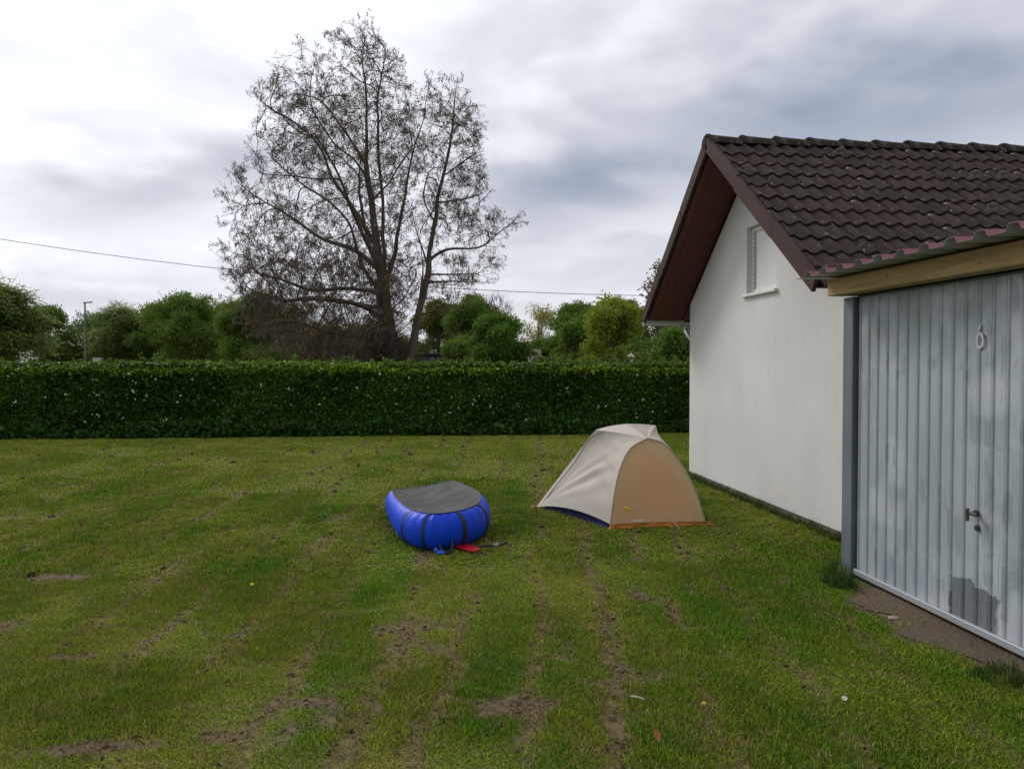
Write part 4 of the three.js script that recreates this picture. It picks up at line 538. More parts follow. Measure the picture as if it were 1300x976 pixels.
function buildTree(T, S, { seedsOn, seedColor, sway = 1, clusterGeo, clusterMat, keep, extra = 0.5, seed }) {
  const { nodes, kids, par, rad } = S, r = rng(seed), buckets = { trunk: [[], [], []], limbs: [[], [], []], twigs: [[], [], []] }, done = new Uint8Array(nodes.length), clusters = [];
  const start = [0]; const roots = [[-1, 0]];
  while (roots.length) { const [pa, s] = roots.pop(); const pts = [], rs = []; if (pa >= 0) { pts.push(nodes[pa]); rs.push(Math.min(rad[pa], rad[s] * 1.25)); } let i = s; for (;;) { pts.push(nodes[i]); rs.push(rad[i]); if (!kids[i].length) break; let b = kids[i][0]; for (const k of kids[i]) if (rad[k] > rad[b]) b = k; for (const k of kids[i]) if (k !== b) roots.push([i, k]); i = b; } if (pts.length < 2) continue; rs[rs.length - 1] *= 0.5; const R = rs[1]; const w = pa < 0 ? 'trunk' : R > 0.03 ? 'limbs' : 'twigs'; const [P, I, U] = buckets[w]; limb(pts, rs, pa < 0 ? 14 : R > 0.08 ? 9 : R > 0.02 ? 5 : 3, P, I, U); }
  // finest twigs and hanging seed bunches
  const [P, I, U] = buckets.twigs;
  const hang = (e) => { if (r() < seedsOn(e)) clusters.push({ x: e.x, y: e.y - 0.03, z: e.z, s: 0.45 + 0.65 * r(), ry: r() * 6.3, rx: (r() - 0.5) * 4.5, c: seedColor(r, e) }); };
  const side = (d, ang) => { const u = V(r() - 0.5, r() - 0.5, r() - 0.5); u.addScaledVector(d, -u.dot(d)).normalize(); return d.clone().multiplyScalar(Math.cos(ang)).addScaledVector(u, Math.sin(ang)); };
  for (let i = 0; i < nodes.length; i++) {
    if (rad[i] > 0.035 || par[i] < 0) continue; const tip = !kids[i].length, d = nodes[i].clone().sub(nodes[par[i]]).normalize();
    for (let k = 0; k < (tip ? 3 : r() < extra ? 1 : 0); k++) {
      const dd = side(d, tip ? 0.15 + 0.35 * r() : 0.5 + 0.5 * r()); dd.y += 0.15; dd.normalize(); const l = 0.30 + 0.40 * r(), a = nodes[i], m = a.clone().addScaledVector(dd, l * 0.5).add(V((r() - 0.5) * 0.05, (r() - 0.3) * 0.05, (r() - 0.5) * 0.05)), e = m.clone().addScaledVector(dd, l * 0.5).add(V((r() - 0.5) * 0.07, 0.03 + (r() - 0.4) * 0.06, (r() - 0.5) * 0.07));
      limb([a, m, e], [0.0075, 0.006, 0.0035], 3, P, I, U); hang(e);
      for (let q = 0; q < 3; q++) { const t = 0.3 + 0.6 * r(), s0 = t < 0.5 ? a.clone().lerp(m, t * 2) : m.clone().lerp(e, t * 2 - 1), d2 = side(dd, 0.5 + 0.35 * r()), l2 = 0.12 + 0.20 * r(), e2 = s0.clone().addScaledVector(d2, l2).add(V(0, 0.02, 0)); limb([s0, e2], [0.0055, 0.003], 3, P, I, U); if (r() < 0.6) hang(e2); }
    }
  }
  for (const [w, m] of [['trunk', barkM], ['limbs', barkM], ['twigs', twigM]]) { const [p, q, u] = buckets[w]; if (p.length) mesh(w, geoFrom(p, q, u), m, T); }
  if (clusters.length) scatter('seed_bunches', clusterGeo, clusterMat, clusters, T);
}
const clusterGeo = (() => { const r = rng(9), pos = [], idx = []; for (let k = 0; k < 11; k++) { const o = V((r() - 0.5) * 0.15, (r() - 0.5) * 0.18, (r() - 0.5) * 0.15), a = r() * 6.283, t = (r() - 0.5) * 1.2, d = V(Math.cos(a) * Math.sin(t), -Math.cos(t), Math.sin(a) * Math.sin(t)), s = V(-Math.sin(a), 0, Math.cos(a)), l = 0.07 + 0.04 * r(), w = 0.017, b = pos.length / 3; for (const p of [o, o.clone().addScaledVector(d, l * 0.5).addScaledVector(s, w), o.clone().addScaledVector(d, l), o.clone().addScaledVector(d, l * 0.5).addScaledVector(s, -w)]) pos.push(p.x, p.y, p.z); idx.push(b, b + 1, b + 2, b, b + 2, b + 3); } return geoFrom(pos, idx); })();
const clusterMat = new THREE.MeshStandardMaterial({ roughness: 0.9, side: THREE.DoubleSide });
const zed = (a, f) => a.map(([x, y], i) => [x, y, f(i / (a.length - 1))]);
{
  const T = thing('bare_tree', 'tall bare tree with wide crown and brown seed bunches behind the hedge', 'tree', [-1.227, 0, -34.3], -0.106, 'bare trees behind the hedge');
  const st = (pts, r0, r1, z = 0) => ({ pts: pts.map((p, i) => [p[0], p[1], z * i / (pts.length - 1)]), r0, r1 });
  const stems = [
    st([[-0.02, -0.1], [-0.13, 1.6], [-0.32, 3.61], [-0.42, 4.58], [-0.58, 5.88], [-0.78, 7.17], [-0.94, 8.79], [-1.07, 10.09], [-1.07, 11.48], [-1.13, 13.39], [-1.23, 14.3], [-1.15, 15.0]], 0.345, 0.012),
    st([[-0.42, 5.39], [-0.36, 6.27], [-0.39, 8.08], [-0.55, 10.19], [-0.45, 12.84], [-0.13, 14.14]], 0.10, 0.012, 0.9),
    st([[-0.42, 4.9], [0.1, 6.36], [0.45, 8.5], [0.78, 10.19], [1.36, 12.0], [1.49, 12.84]], 0.11, 0.012, 0.6),
    st([[-0.71, 6.52], [-1.72, 8.18], [-2.37, 9.25], [-2.88, 10.51], [-3.86, 11.48], [-4.8, 12.0], [-5.28, 12.42]], 0.11, 0.012, 0.8),
    st([[-1.04, 9.76], [-1.94, 11.26], [-2.46, 12.0], [-3.21, 12.84], [-4.21, 13.17]], 0.075, 0.012, -0.9),
    st([[-0.58, 5.55], [-1.59, 6.36], [-2.95, 6.85], [-3.89, 7.53], [-4.73, 8.05], [-5.48, 8.47], [-6.1, 9.0]], 0.12, 0.012, 0.6),
    st([[-0.42, 4.58], [-2.01, 4.81], [-3.4, 4.74], [-4.86, 5.23], [-5.9, 5.5]], 0.10, 0.012, -0.8),
    st([[-0.19, 2.64], [-2.53, 2.93], [-3.99, 3.35], [-5.18, 3.22]], 0.11, 0.012, 0.9),
    st([[-0.42, 4.42], [-1.26, 5.65], [-1.59, 6.59], [-1.91, 7.53], [-2.75, 8.47], [-3.89, 9.28], [-5.18, 10.41]], 0.095, 0.012, -0.8),
    st([[-0.87, 8.31], [0.0, 9.6], [0.65, 10.74]], 0.06, 0.012, -0.7), st([[-0.97, 9.28], [-1.62, 10.09], [-2.27, 10.57], [-2.75, 11.38]], 0.06, 0.012, 1.2), st([[-0.32, 3.77], [0.49, 4.42], [0.97, 5.23]], 0.05, 0.012, 0.5),
    st([[-0.5, 5.2], [-0.9, 6.4], [-1.3, 7.6], [-1.8, 9.2]], 0.09, 0.014, 2.6), st([[-0.5, 5.0], [-1.1, 6.6], [-1.6, 8.4], [-1.9, 10.4]], 0.09, 0.014, -2.6), st([[-0.3, 3.4], [-1.2, 4.0], [-2.6, 4.2], [-4.0, 4.1]], 0.07, 0.012, 2.2), st([[-0.35, 3.9], [-1.6, 4.2], [-3.2, 4.6]], 0.07, 0.012, -2.2)];
  const poly = [[-6.8, 5.23], [-6.61, 6.85], [-6.71, 9.38], [-5.35, 10.41], [-5.41, 12.75], [-4.92, 13.81], [-3.95, 13.49], [-3.3, 14.69], [-2.33, 15.53], [-1.23, 15.86], [0.0, 15.34], [0.58, 14.56], [0.91, 13.49], [1.46, 13.0], [1.68, 11.38], [1.46, 9.44], [1.3, 6.85], [0.97, 4.26], [0.32, 2.0], [-0.65, 1.0], [-2.59, 1.0], [-5.18, 1.7], [-6.48, 3.61]];
  const S = grow({ stems, poly, N: 4600, coarse: 520, seed: 91, axisX: (y) => mix(-2.6, -1.4, sst(5, 14, y)), depth: (y) => 4.6 * Math.sqrt(Math.max(0.06, 1 - ((y - 7) / 9.2) ** 2)), weight: (x, y, z) => (y < 6.2 ? 1 : 0.52 * sst(0.36, 0.62, 0.5 * vn(x * 0.95 + 3, y * 0.95, 7) + 0.5 * vn(z * 0.95 + 9, y * 0.8 + x * 0.5, 11))) });
  console.log('bare tree nodes', S.nodes.length);
  buildTree(T, S, { seed: 17, extra: 0.5, seedsOn: (p) => (p.y < 6.5 ? 0.7 : 0.55), seedColor: (r) => mix3([0.080, 0.050, 0.030], [0.22, 0.145, 0.085], r()), clusterGeo, clusterMat });
  T.scale.y = 0.982;
  // a broom of thin shoots round the foot of the trunk
  { const r = rng(44), P = [], I = [], U = []; for (let k = 0; k < 1500; k++) { const y = 0.6 + 4.6 * r() * r(), a = r() * 6.283, x0 = mix(-0.05, -0.45, y / 5), l = 0.35 + 0.8 * r(), up = 0.4 + 0.9 * r(), p = V(x0 + Math.cos(a) * 0.25, y, Math.sin(a) * 0.25), m = p.clone().add(V(Math.cos(a) * l * 0.5, l * 0.3 * up, Math.sin(a) * l * 0.5)), e = m.clone().add(V(Math.cos(a + r() - 0.5) * l * 0.45, l * 0.5 * up, Math.sin(a + r() - 0.5) * l * 0.45)); limb([p, m, e], [0.010, 0.007, 0.003], 3, P, I, U); } mesh('basal_shoots', geoFrom(P, I, U), std(0.085, 0.062, 0.045, 0.95), T); }
}
{
  const T = thing('bare_tree', 'leaning bare tree with forked trunk and rusty seed bunches behind the hedge', 'tree', [-1.227, 0, -34.3], -0.106, 'bare trees behind the hedge');
  const st = (pts, r0, r1, z = 0) => ({ pts: pts.map((p, i) => [p[0], p[1], 0.35 + z * i / (pts.length - 1)]), r0, r1 });
  const stems = [st([[0.42, -0.1], [0.65, 1.6], [0.91, 2.83], [1.23, 4.29], [1.46, 5.65], [1.65, 7.11], [1.85, 8.27], [2.11, 9.34], [2.37, 10.61], [2.46, 11.58], [2.59, 12.75]], 0.21, 0.012), st([[1.56, 5.97], [2.27, 6.33], [3.63, 6.43], [4.37, 7.01], [4.92, 7.4]], 0.075, 0.011, 0.4), st([[1.46, 5.33], [2.43, 5.36], [3.43, 5.39]], 0.05, 0.011, -0.5), st([[1.39, 5.0], [2.59, 5.0], [3.76, 4.9]], 0.055, 0.011, 0.9), st([[1.13, 3.67], [1.98, 3.87], [2.59, 4.06]], 0.05, 0.011, 0.4), st([[1.46, 5.6], [1.04, 7.11], [0.87, 7.82]], 0.05, 0.011, 0.5), st([[1.85, 8.27], [2.92, 8.47], [3.73, 8.79]], 0.045, 0.011, -0.5), st([[2.11, 9.34], [2.92, 9.93], [3.5, 10.25]], 0.04, 0.011, 0.5), st([[1.72, 7.5], [1.3, 8.47], [1.46, 9.6]], 0.04, 0.011, -0.4), st([[0.95, 2.9], [1.15, 4.2], [1.3, 5.6], [1.2, 6.8]], 0.09, 0.011, 0.8)];
  const poly = [[1.3, 13.0], [2.43, 13.26], [3.34, 12.62], [3.56, 10.74], [3.82, 9.6], [4.05, 8.31], [5.09, 7.33], [4.6, 5.39], [3.4, 4.42], [2.75, 3.61], [1.78, 3.28], [0.97, 3.61], [0.81, 5.88], [0.97, 8.47], [1.13, 11.38]];
  const S = grow({ stems, poly, N: 1300, coarse: 150, seed: 133, axisX: () => 2.2, depth: () => 2.0, weight: (x, y, z) => sst(0.36, 0.62, 0.5 * vn(x * 1.1 + 3, y * 1.1, 7) + 0.5 * vn(z * 1.1 + 9, y * 0.9 + x * 0.5, 11)) });
  T.scale.y = 0.982; buildTree(T, S, { seed: 27, extra: 0.42, seedsOn: () => 0.62, seedColor: (r) => mix3([0.090, 0.048, 0.032], [0.24, 0.14, 0.09], r()), clusterGeo, clusterMat });
}

// ------------------------------------------------------------------ leafy trees beyond the hedge
const leafGeos = { round: spray(51, 12, 0.44, 0.125, 0.085), wisp: (() => { const r = rng(8), pos = [], idx = []; for (let k = 0; k < 14; k++) { const t = k / 14, o = V(0.5 * t + (r() - 0.5) * 0.08, -0.35 * t * t + (r() - 0.5) * 0.10, (r() - 0.5) * 0.10), a = (r() - 0.5) * 2, d = V(Math.cos(a) * 0.8, -0.45 + 0.6 * (r() - 0.5), Math.sin(a)).normalize(), s = V(0, 1, 0).cross(d).normalize(), l = 0.13 + 0.05 * r(), w = 0.022, b = pos.length / 3; for (const p of [o, o.clone().addScaledVector(d, l * 0.5).addScaledVector(s, w), o.clone().addScaledVector(d, l), o.clone().addScaledVector(d, l * 0.5).addScaledVector(s, -w)]) pos.push(p.x, p.y, p.z); idx.push(b, b + 1, b + 2, b, b + 2, b + 3); } return geoFrom(pos, idx); })(), sparse: spray(53, 4, 0.5, 0.13, 0.09) };
const treeLeafM = leafMat(0.7, 0.5);
const KIND = {
  dk: { c: [[0.077, 0.152, 0.023], [0.215, 0.339, 0.051]], g: 'round', n: 4200 }, wil: { c: [[0.110, 0.200, 0.045], [0.301, 0.398, 0.086]], g: 'wisp', n: 4600 },
  md: { c: [[0.090, 0.184, 0.025], [0.236, 0.356, 0.057]], g: 'round', n: 4200 }, lt: { c: [[0.140, 0.242, 0.029], [0.316, 0.419, 0.062]], g: 'round', n: 1500 },
  br: { c: [[0.075, 0.170, 0.018], [0.185, 0.330, 0.042]], g: 'round', n: 3600 }, ol: { c: [[0.095, 0.111, 0.024], [0.223, 0.222, 0.048]], g: 'round', n: 3400 },
  pale: { c: [[0.265, 0.269, 0.066], [0.527, 0.463, 0.130]], g: 'sparse', n: 900 }, yel: { c: [[0.180, 0.258, 0.024], [0.408, 0.480, 0.072]], g: 'round', n: 2600 },
  bare: { c: [[0.109, 0.074, 0.054], [0.193, 0.135, 0.091]], g: null, n: 0 }, sparse: { c: [[0.094, 0.067, 0.036], [0.228, 0.179, 0.078]], g: 'sparse', n: 160 } };
function leafyTree(name, label, k, x, z, h, rad, seed, o = {}) {
  const T = thing(name, label, o.cat || 'tree', [x, 0, z], 0, 'trees and bushes beyond the hedge'), r = rng(seed), K = KIND[k], P = [], I = [], U = [], cb = o.base ?? 0.22 * h, wx = o.wide ?? 1;
  const tr = 0.03 + 0.022 * h, lean = (r() - 0.5) * 0.3, top = V(lean, h * 0.86, (r() - 0.5) * 0.3), trunkP = [V(0, -0.1, 0), V(lean * 0.2, h * 0.3, 0.02), V(lean * 0.6, h * 0.6, 0.03), top]; limb(new THREE.CatmullRomCurve3(trunkP).getPoints(10), Array.from({ length: 11 }, (_, i) => tr * (1 - 0.088 * i)), 8, P, I, U); mesh('trunk', geoFrom(P.splice(0), I.splice(0), U.splice(0)), barkM, T);
  // lobes: clump centres in an uneven crown, each reached by a limb
  const lobes = [], nl = o.lobes ?? Math.round(16 + 5 * rad); let guard = 0;
  while (lobes.length < nl && guard++ < 4000) { const a = r() * 6.283, t = r(), y = mix(cb, h, Math.pow(t, 0.85)), q = (y - cb) / (h - cb), prof = Math.sqrt(Math.max(0.03, 1 - Math.pow(Math.abs(q - 0.36) / (q > 0.36 ? 0.66 : 0.46), 2.2))), d = rad * prof * Math.sqrt(r()) * (0.75 + 0.35 * vn(a * 1.5, y * 0.8, seed)), p = V(Math.cos(a) * d * wx, y - 0.16 * rad * (q > 0.8 ? 1 : 0), Math.sin(a) * d); lobes.push([p, rad * (0.20 + 0.17 * r())]); }
  for (const [p] of lobes) { const y0 = Math.max(0.25 * h, p.y * (0.45 + 0.2 * r())), s = V(lean * y0 / h, y0, 0.02), m = s.clone().lerp(p, 0.5).add(V((r() - 0.5) * 0.25, 0.12 * rad, (r() - 0.5) * 0.25)); limb(new THREE.CatmullRomCurve3([s, m, p]).getPoints(5), [0.035, 0.03, 0.025, 0.02, 0.014, 0.008].map((q) => q * (0.5 + 0.2 * rad)), 4, P, I, U); for (let i = 0; i < (o.twigs ?? 3); i++) { const e = p.clone().add(V(r() - 0.5, r() - 0.25, r() - 0.5).multiplyScalar(rad * 0.7)); limb([m.clone().lerp(p, 0.6 + 0.4 * r()), p.clone().lerp(e, 0.5).add(V(0, 0.04, 0)), e], [0.012, 0.009, 0.004], 3, P, I, U); } }
  mesh('limbs', geoFrom(P, I, U), k === 'bare' ? twigM : barkM, T);
  if (!K.g) return T;
  const list = [], ls = o.leaf ?? 1;
  for (let i = 0; i < K.n * (o.dens ?? 1); i++) { const [c, s] = lobes[Math.floor(r() * lobes.length)]; const a = r() * 6.283, b = Math.acos(2 * r() - 1), q = s * Math.pow(r(), 0.42) * (0.9 + 0.5 * vn(a * 3 + c.x, b * 3 + c.y, 5)), p = V(c.x + Math.sin(b) * Math.cos(a) * q * 1.15, c.y + Math.cos(b) * q * 0.85, c.z + Math.sin(b) * Math.sin(a) * q * 1.15); if (p.y < 0.15) continue; const lc = mix3(K.c[0], K.c[1], 0.55 * vn(c.x * 3 + 7, c.y * 3 + c.z, seed) + 0.45 * r()); list.push({ x: p.x, y: p.y, z: p.z, s: ls * (0.7 + 0.6 * r()), rx: K.g === 'wisp' ? (r() - 0.5) * 0.6 : r() * 6.3, ry: r() * 6.3, rz: K.g === 'wisp' ? (r() - 0.5) * 0.7 + 0.3 : r() * 6.3, c: lc }); }
  for (let k = 0; k < (o.shoots ?? 34); k++) { // loose shoots breaking the outline
    const [c, s] = lobes[Math.floor(r() * lobes.length)], a = r() * 6.283, up = 0.5 + 0.9 * r(), d = V(Math.cos(a), up, Math.sin(a)).normalize(), l = s * (0.9 + 0.8 * r()); for (let i = 0; i < 9; i++) { const t = 0.45 + 0.55 * i / 8, p = c.clone().addScaledVector(d, l * t).add(V((r() - 0.5) * 0.1, (r() - 0.5) * 0.1, (r() - 0.5) * 0.1)); list.push({ x: p.x, y: p.y, z: p.z, s: ls * (0.7 - 0.35 * (i / 8)) * (0.8 + 0.4 * r()), rx: r() * 6.3, ry: r() * 6.3, rz: r() * 6.3, c: mix3(K.c[0], K.c[1], 0.5 + 0.5 * r()) }); } }
  scatter('crown', leafGeos[K.g], treeLeafM, list, T);
  return T;
}
const BT = [
  ['willow_tree', 'feathery willow rising at the hedge end away from the house', 'wil', -20.3, -40.4, 5.7, 2.3, { dens: 1.3, leaf: 1.2 }],
  ['dark_tree', 'dark green tree between the willow and the street lamp', 'dk', -28.5, -65.4, 6.0, 2.4, {}],
  ['dark_tree', 'dark green tree directly behind the street lamp', 'dk', -25.6, -69.3, 5.6, 2.6, {}],
  ['willow_tree', 'grey green willow just past the street lamp on the bare tree side', 'wil', -22.2, -64.8, 6.0, 2.7, { leaf: 1.25 }],
  ['dark_tree', 'dark tree squeezed between the lamp side willow and a bright leafy tree', 'dk', -19.2, -62.5, 5.9, 2.3, {}],
  ['leafy_tree', 'full green tree with a domed top near the bare tree branches', 'md', -15.8, -57.0, 6.0, 2.7, { dens: 1.2 }],
  ['leafy_tree', 'thin light green tree touching the outer bare branches', 'lt', -13.6, -59.8, 5.7, 1.7, {}],
  ['leafy_tree', 'mid green tree showing through the low bare branches', 'md', -9.9, -51.3, 5.9, 2.3, {}],
  ['olive_bush', 'wide olive brown bush behind the bare tree', 'ol', -7.4, -56.1, 4.3, 3.1, { cat: 'bush', base: 0.3, wide: 1.2 }],
  ['olive_bush', 'olive brown bush close behind the bare trunk', 'ol', -4.4, -58.8, 4.2, 2.9, { cat: 'bush', base: 0.3, wide: 1.2 }],
  ['dark_tree', 'dark green tree right beside the leaning bare trunk', 'dk', 2.75, -52.1, 5.5, 1.75, { base: 0.5 }],
  ['olive_tree', 'olive brown tree with thin top behind the round bright bush', 'ol', 3.7, -56.0, 6.2, 1.8, {}],
  ['leafy_bush', 'small mid green bush in front of the dark tree by the blue shed', 'md', 2.3, -45.0, 3.0, 1.15, { cat: 'bush', base: 0.3 }],
  ['bright_bush', 'round vivid green bush beside the small white building', 'br', 3.65, -39.8, 3.9, 1.4, { cat: 'bush', base: 0.4, dens: 1.2 }],
  ['bare_sapling', 'slim leafless tree far behind the round bright bush', 'bare', 6.2, -69.7, 7.6, 1.4, { lobes: 46, twigs: 9, base: 3 }],
  ['pale_tree', 'thin pale yellow green tree over the small white building', 'pale', 8.9, -64.4, 6.4, 1.7, {}],
  ['leafy_bush', 'green bush at the other side of the small white building', 'md', 7.55, -41.5, 3.6, 1.15, { cat: 'bush', base: 0.4 }],
  ['leafy_tree', 'rounded green tree behind the yellowish spring tree', 'md', 10.9, -59.1, 6.1, 2.2, {}],
  ['spring_tree', 'yellowish green spring tree with layered branches over two garden lanterns', 'yel', 8.55, -37.3, 4.45, 1.75, { base: 0.6, twigs: 6 }],
  ['olive_tree', 'olive tree between the spring tree and the house eave', 'ol', 12.6, -48.9, 5.4, 1.5, {}],
  ['dark_bush', 'low dense bush below the house gutter', 'dk', 9.8, -31.2, 2.9, 1.6, { cat: 'bush', base: 0.3 }],
  ['sparse_tree', 'tall sparse tree with few leaves peeking past the roof verge', 'sparse', 10.2, -35.2, 6.1, 0.8, { lobes: 24, twigs: 7, base: 2.4 }],
  ['dark_tree', 'green tree behind the house beyond the gutter', 'dk', 14.6, -43.6, 4.6, 2.4, { base: 0.3 }],
  ['leafy_bush', 'low green bush behind the small white building', 'md', 8.9, -60.5, 3.4, 1.9, { cat: 'bush', base: 0.2 }],
  ['leafy_bush', 'low dark bush filling the gap under the far lamp side trees', 'dk', -24.0, -72.0, 3.4, 3.4, { cat: 'bush', base: 0.2, wide: 2 }],
  ['leafy_bush', 'low dark bush behind the full green domed tree', 'dk', -14.5, -66.0, 3.6, 3.2, { cat: 'bush', base: 0.2, wide: 1.8 }],
  ['leafy_bush', 'long low bush far behind the olive bushes', 'ol', -4.0, -70.0, 3.6, 3.4, { cat: 'bush', base: 0.2, wide: 2.2 }],
  ['olive_tree', 'muted olive tree rising behind the blue grey shed', 'ol', 1.2, -67.0, 6.6, 2.6, { base: 1.4 }],
  ['leafy_tree', 'soft green tree filling in behind the lamp side willow', 'md', -20.6, -68.5, 6.1, 2.9, {}],
  ['leafy_tree', 'light green tree at the back between the lamp and the domed tree', 'lt', -17.6, -70.0, 6.6, 2.6, { dens: 1.6 }],
  ['dark_tree', 'dark tree hidden mostly by the feathery willow', 'dk', -33.0, -66.0, 6.0, 3.0, { base: 0.6 }],
  ['leafy_tree', 'green tree showing low behind the bare tree limbs', 'md', -11.9, -62.0, 5.4, 2.5, { base: 0.6 }],
  ['leafy_tree', 'soft green tree rising behind the vivid round bush', 'md', 5.6, -62.0, 5.2, 2.3, { base: 0.6 }],
  ['leafy_tree', 'soft green tree far behind the spring tree and lanterns', 'lt', 13.8, -66.0, 6.0, 2.8, { dens: 1.6, base: 0.6 }],
];
BT.forEach(([n, l, k, x, z, h, r, o], i) => leafyTree(n, l, k, x, z, h, r, 300 + i * 7, o));

// ------------------------------------------------------------------ far things
{ // street lamp
  const T = thing('street_lamp', 'slim grey street lamp with a flat head behind the hedge', 'street lamp', [-24.4, 0, -62.9]); const m = std(0.16, 0.17, 0.175, 0.5, { metalness: 0.3 });
  const p = new THREE.CylinderGeometry(0.055, 0.095, 5.2, 14); p.translate(0, 3.4, 0); const b = new THREE.CylinderGeometry(0.12, 0.125, 0.9, 14); b.translate(0, 0.44, 0); mesh('pole', p, m, T); mesh('base_sleeve', b, m, T);
  const hd = rbox(-0.10, 0.52, 0, 0.07, -0.12, 0.12, 0.03, 3); hd.rotateZ(0.09); hd.translate(0, 6.0, 0); mesh('head', hd, std(0.05, 0.05, 0.052, 0.5), T); const gl = box(0.02, 0.46, -0.004, 0.0, -0.09, 0.09); gl.rotateZ(0.09); gl.translate(0, 5.998, 0); mesh('lens', gl, std(0.5, 0.5, 0.48, 0.2), T);
}
{ const T = thing('utility_cabinet', 'pale grey cabinet standing beside the street lamp pole', 'cabinet', [-22.75, 0.12, -60.8]); const m = std(0.52, 0.54, 0.54, 0.6); mesh('body', rbox(-0.28, 0.28, 0.06, 1.84, -0.2, 0.2, 0.02), m, T); mesh('door', rbox(-0.24, 0.24, 0.16, 1.72, 0.201, 0.216, 0.006), m, T); mesh('cap', rbox(-0.31, 0.31, 1.841, 1.90, -0.23, 0.23, 0.015), m, T); mesh('plinth', box(-0.29, 0.29, -0.1, 0.059, -0.21, 0.21), std(0.3, 0.3, 0.29, 0.9), T); }
{ // low blue-grey shed between the leaning trunk and the dark tree
  const T = thing('blue_shed', 'low dark blue grey shed seen beside the leaning bare trunk', 'shed', [0.5, 0, -62]); const m = std(0.062, 0.080, 0.145, 0.6), m2 = std(0.05, 0.065, 0.12, 0.6);
  mesh('wall', box(-1.9, 1.9, 0, 2.3, -3, 0), m2, T); const bd = box(-1.9, 1.9, 0, 0.19, 0.001, 0.022); for (let k = 0; k < 11; k++) mesh('cladding_board', bd, k % 2 ? m : m2, T).position.y = 0.03 + k * 0.2; mesh('roof', rbox(-2.1, 2.1, 2.301, 2.42, -3.2, 0.25, 0.02), std(0.06, 0.06, 0.065, 0.8), T); const W = new THREE.Group(); W.name = 'window'; T.add(W); mesh('frame', rbox(0.8, 1.5, 1.1, 1.85, 0.023, 0.05, 0.008), std(0.02, 0.02, 0.025, 0.5), W); mesh('pane', box(0.86, 1.44, 1.16, 1.79, 0.0505, 0.056), std(0.02, 0.022, 0.028, 0.08), W);
}
{ const T = thing('white_building', 'small white building with brown roof half hidden by bushes', 'building', [7.0, 0, -55.2]); const w = std(0.70, 0.70, 0.69, 0.85);
  mesh('wall', box(-1.4, 0.42, 0, 2.28, -2.6, 0), w, T); mesh('chimney', box(0.425, 0.86, 0, 2.6, -0.6, 0.06), std(0.34, 0.29, 0.25, 0.9), T); mesh('door', rbox(0.26, 0.40, 0.05, 1.95, 0.002, 0.03, 0.006), std(0.03, 0.03, 0.032, 0.5), T); const s = new THREE.Shape(); s.moveTo(-1.7, 2.28); s.lineTo(0.66, 2.28); s.lineTo(-0.5, 3.0); s.closePath(); const g = new THREE.ExtrudeGeometry(s, { depth: 3.0, bevelEnabled: false }); g.translate(0, 0.001, -2.8); mesh('roof', g, std(0.075, 0.045, 0.035, 0.9), T); }
function lantern(label, x, z, h, s, col) { const T = thing('garden_lantern', label, 'lantern', [x, 0, z], 0.3, 'garden lanterns behind the hedge'); const m = std(...col, 0.6), d = std(0.05, 0.05, 0.05, 0.6); const p = new THREE.CylinderGeometry(0.025 * s, 0.03 * s, h - 0.2 * s, 10); p.translate(0, (h - 0.2 * s) / 2 - 0.03, 0); mesh('post', p, d, T); const b = new THREE.CylinderGeometry(0.075 * s, 0.05 * s, 0.17 * s, 6); b.translate(0, h - 0.15 * s, 0); mesh('lamp_housing', b, m, T); const c = new THREE.ConeGeometry(0.12 * s, 0.10 * s, 6); c.translate(0, h - 0.014 * s, 0); mesh('cap', c, m, T); const f = new THREE.SphereGeometry(0.022 * s, 8, 6); f.translate(0, h + 0.05 * s, 0); mesh('finial', f, m, T); }
lantern('pale garden lantern with a broad cap on the taller dark post', 5.98, -23.5, 1.88, 1.0, [0.46, 0.42, 0.38]);
lantern('small white garden lantern whose cap barely clears the hedge', 5.52, -23.55, 1.76, 0.72, [0.72, 0.72, 0.70]);
{ // overhead cable
  const a = []; for (let i = 0; i <= 40; i++) { const x = -60 + i * 2.6; const y = 5.02 + 0.00205 * (x - 16) ** 2 * 1.0 + 0.25; a.push(V(x, Math.max(y, 4.9), -47.6 + 0.107 * (x + 22.8))); } const m = new THREE.Mesh(new THREE.TubeGeometry(new THREE.CatmullRomCurve3(a), 160, 0.017, 6, false), std(0.05, 0.05, 0.055, 0.7)); m.castShadow = m.receiveShadow = true; top(m, 'overhead_cable', 'thin dark overhead cable crossing the sky behind the bare trees', 'cable');
}
// ------------------------------------------------------------------ small things on the lawn
{ const s = new THREE.Shape(); s.moveTo(0, -0.06); s.bezierCurveTo(0.018, -0.05, 0.012, -0.03, 0.024, -0.02); s.bezierCurveTo(0.036, -0.006, 0.018, 0.002, 0.028, 0.018); s.bezierCurveTo(0.034, 0.036, 0.014, 0.05, 0, 0.066); s.bezierCurveTo(-0.016, 0.052, -0.034, 0.04, -0.026, 0.02); s.bezierCurveTo(-0.016, 0.004, -0.036, -0.004, -0.024, -0.02); s.bezierCurveTo(-0.012, -0.03, -0.018, -0.05, 0, -0.06); const g = new THREE.ExtrudeGeometry(s, { depth: 0.0012, bevelEnabled: false, curveSegments: 8 }), p = g.attributes.position; for (let i = 0; i < p.count; i++) p.setZ(i, p.getZ(i) + 9 * p.getX(i) ** 2 + 3 * p.getY(i) ** 2); g.computeVertexNormals(); const m = new THREE.Mesh(g, std(0.26, 0.085, 0.024, 0.8, { side: THREE.DoubleSide })); m.scale.setScalar(0.5); m.position.set(0.966, 0.045, -3.335); m.rotation.set(-1.0, 0.35, -0.25, 'YXZ'); m.castShadow = m.receiveShadow = true; top(m, 'fallen_leaf', 'curled rust brown leaf lying on the grass', 'leaf'); }
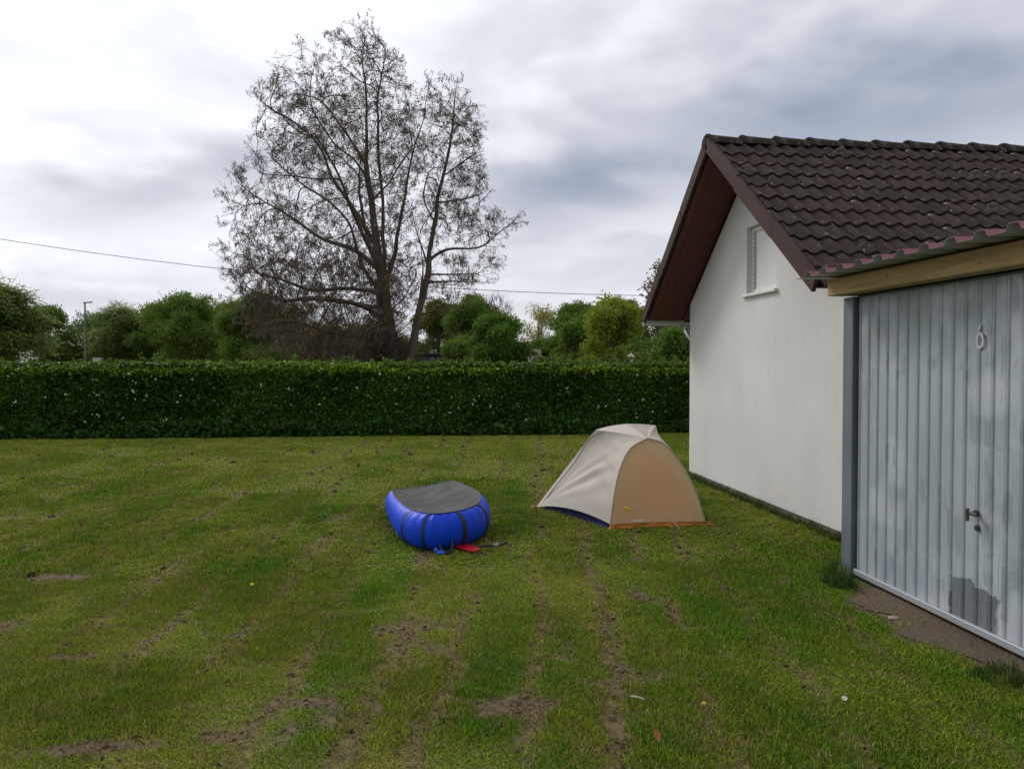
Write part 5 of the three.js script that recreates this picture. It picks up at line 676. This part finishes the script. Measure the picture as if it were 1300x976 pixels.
function flower(name, label, x, z, y, col, ccol, s, group) { const T = thing(name, label, 'flower', [x, y, z], 0, group); const st = new THREE.CylinderGeometry(0.0014, 0.0018, 0.05, 5); st.translate(0, -0.025, 0); mesh('stem', st, std(0.06, 0.11, 0.02, 0.8), T); const P = [], I = []; for (let k = 0; k < 13; k++) { const a = k / 13 * 6.283, b = P.length / 3; P.push(0, 0, 0, Math.cos(a - 0.2) * s * 0.8, 0.002, Math.sin(a - 0.2) * s * 0.8, Math.cos(a) * s, 0.004, Math.sin(a) * s, Math.cos(a + 0.2) * s * 0.8, 0.002, Math.sin(a + 0.2) * s * 0.8); I.push(b, b + 1, b + 2, b, b + 2, b + 3); } mesh('petals', geoFrom(P, I), std(...col, 0.7, { side: THREE.DoubleSide }), T); const c = new THREE.SphereGeometry(s * 0.35, 8, 5); c.scale(1, 0.5, 1); c.translate(0, 0.003, 0); mesh('centre', c, std(...ccol, 0.7), T); T.rotation.set(0.5, 0, 0.1); }
flower('dandelion', 'single yellow dandelion on the open lawn in front of the hedge', -1.205, -5.93, 0.055, [0.62, 0.46, 0.01], [0.55, 0.36, 0.01], 0.015);
flower('dandelion', 'tiny yellow dandelion in the grass near the rust brown leaf', 1.27, -3.63, 0.05, [0.62, 0.46, 0.01], [0.55, 0.36, 0.01], 0.010);
flower('daisy', 'white daisy in the grass in front of the garage door', 1.93, -3.60, 0.055, [0.74, 0.74, 0.72], [0.55, 0.40, 0.05], 0.014);
{ const g = tube([V(-0.035, 0, 0), V(0, 0.006, 0.004), V(0.035, 0.002, -0.004)], 0.005, 10, 6); const m = new THREE.Mesh(g, std(0.34, 0.30, 0.22, 0.9)); m.position.set(0.985, 0.045, -3.73); m.rotation.y = -0.8; m.castShadow = m.receiveShadow = true; top(m, 'dry_twig', 'short pale dry twig on the grass beside the bare patch', 'twig'); }
// longer grass against posts and wall
{ const tall = bladeClump(61, 16, 0.05, 0.08, 0.20, 0.006, 0.55), r = rng(71), g = new THREE.Group(); const L = []; for (let i = 0; i < 15; i++) L.push({ x: 3.10 + (r() - 0.5) * 0.10, y: 0, z: -5.92 + (r() - 0.5) * 0.22, s: 0.45 + 0.6 * r(), ry: r() * 6.3, c: mix3([0.06, 0.12, 0.018], [0.12, 0.19, 0.03], r()) }); for (let i = 0; i < 420; i++) { const z = mix(-11.6, -6.4, r()); L.push({ x: 3.77 - 0.10 * r(), y: 0, z, s: 0.22 + 0.42 * r(), ry: r() * 6.3, c: mix3([0.05, 0.085, 0.016], [0.14, 0.13, 0.045], r()) }); } for (let i = 0; i < 60; i++) L.push({ x: 2.95 + (r() - 0.5) * 0.34, y: 0, z: -3.85 + (r() - 0.5) * 0.24, s: 0.25 + 0.35 * r(), ry: r() * 6.3, c: mix3([0.035, 0.075, 0.012], [0.07, 0.12, 0.02], r()) }); for (let i = 0; i < 40; i++) L.push({ x: 2.98 + (r() - 0.5) * 0.2, y: 0, z: -5.62 + (r() - 0.5) * 0.2, s: 0.35 + 0.4 * r(), ry: r() * 6.3, c: mix3([0.035, 0.07, 0.012], [0.06, 0.11, 0.02], r()) });
  g.name = 'long_grass'; g.userData = { kind: 'stuff', label: 'longer uncut grass along the house wall and garage post', category: 'grass' }; scene.add(g); scatter('long_blades', tall, grassMat, L, g); }

renderer.render(scene, camera);
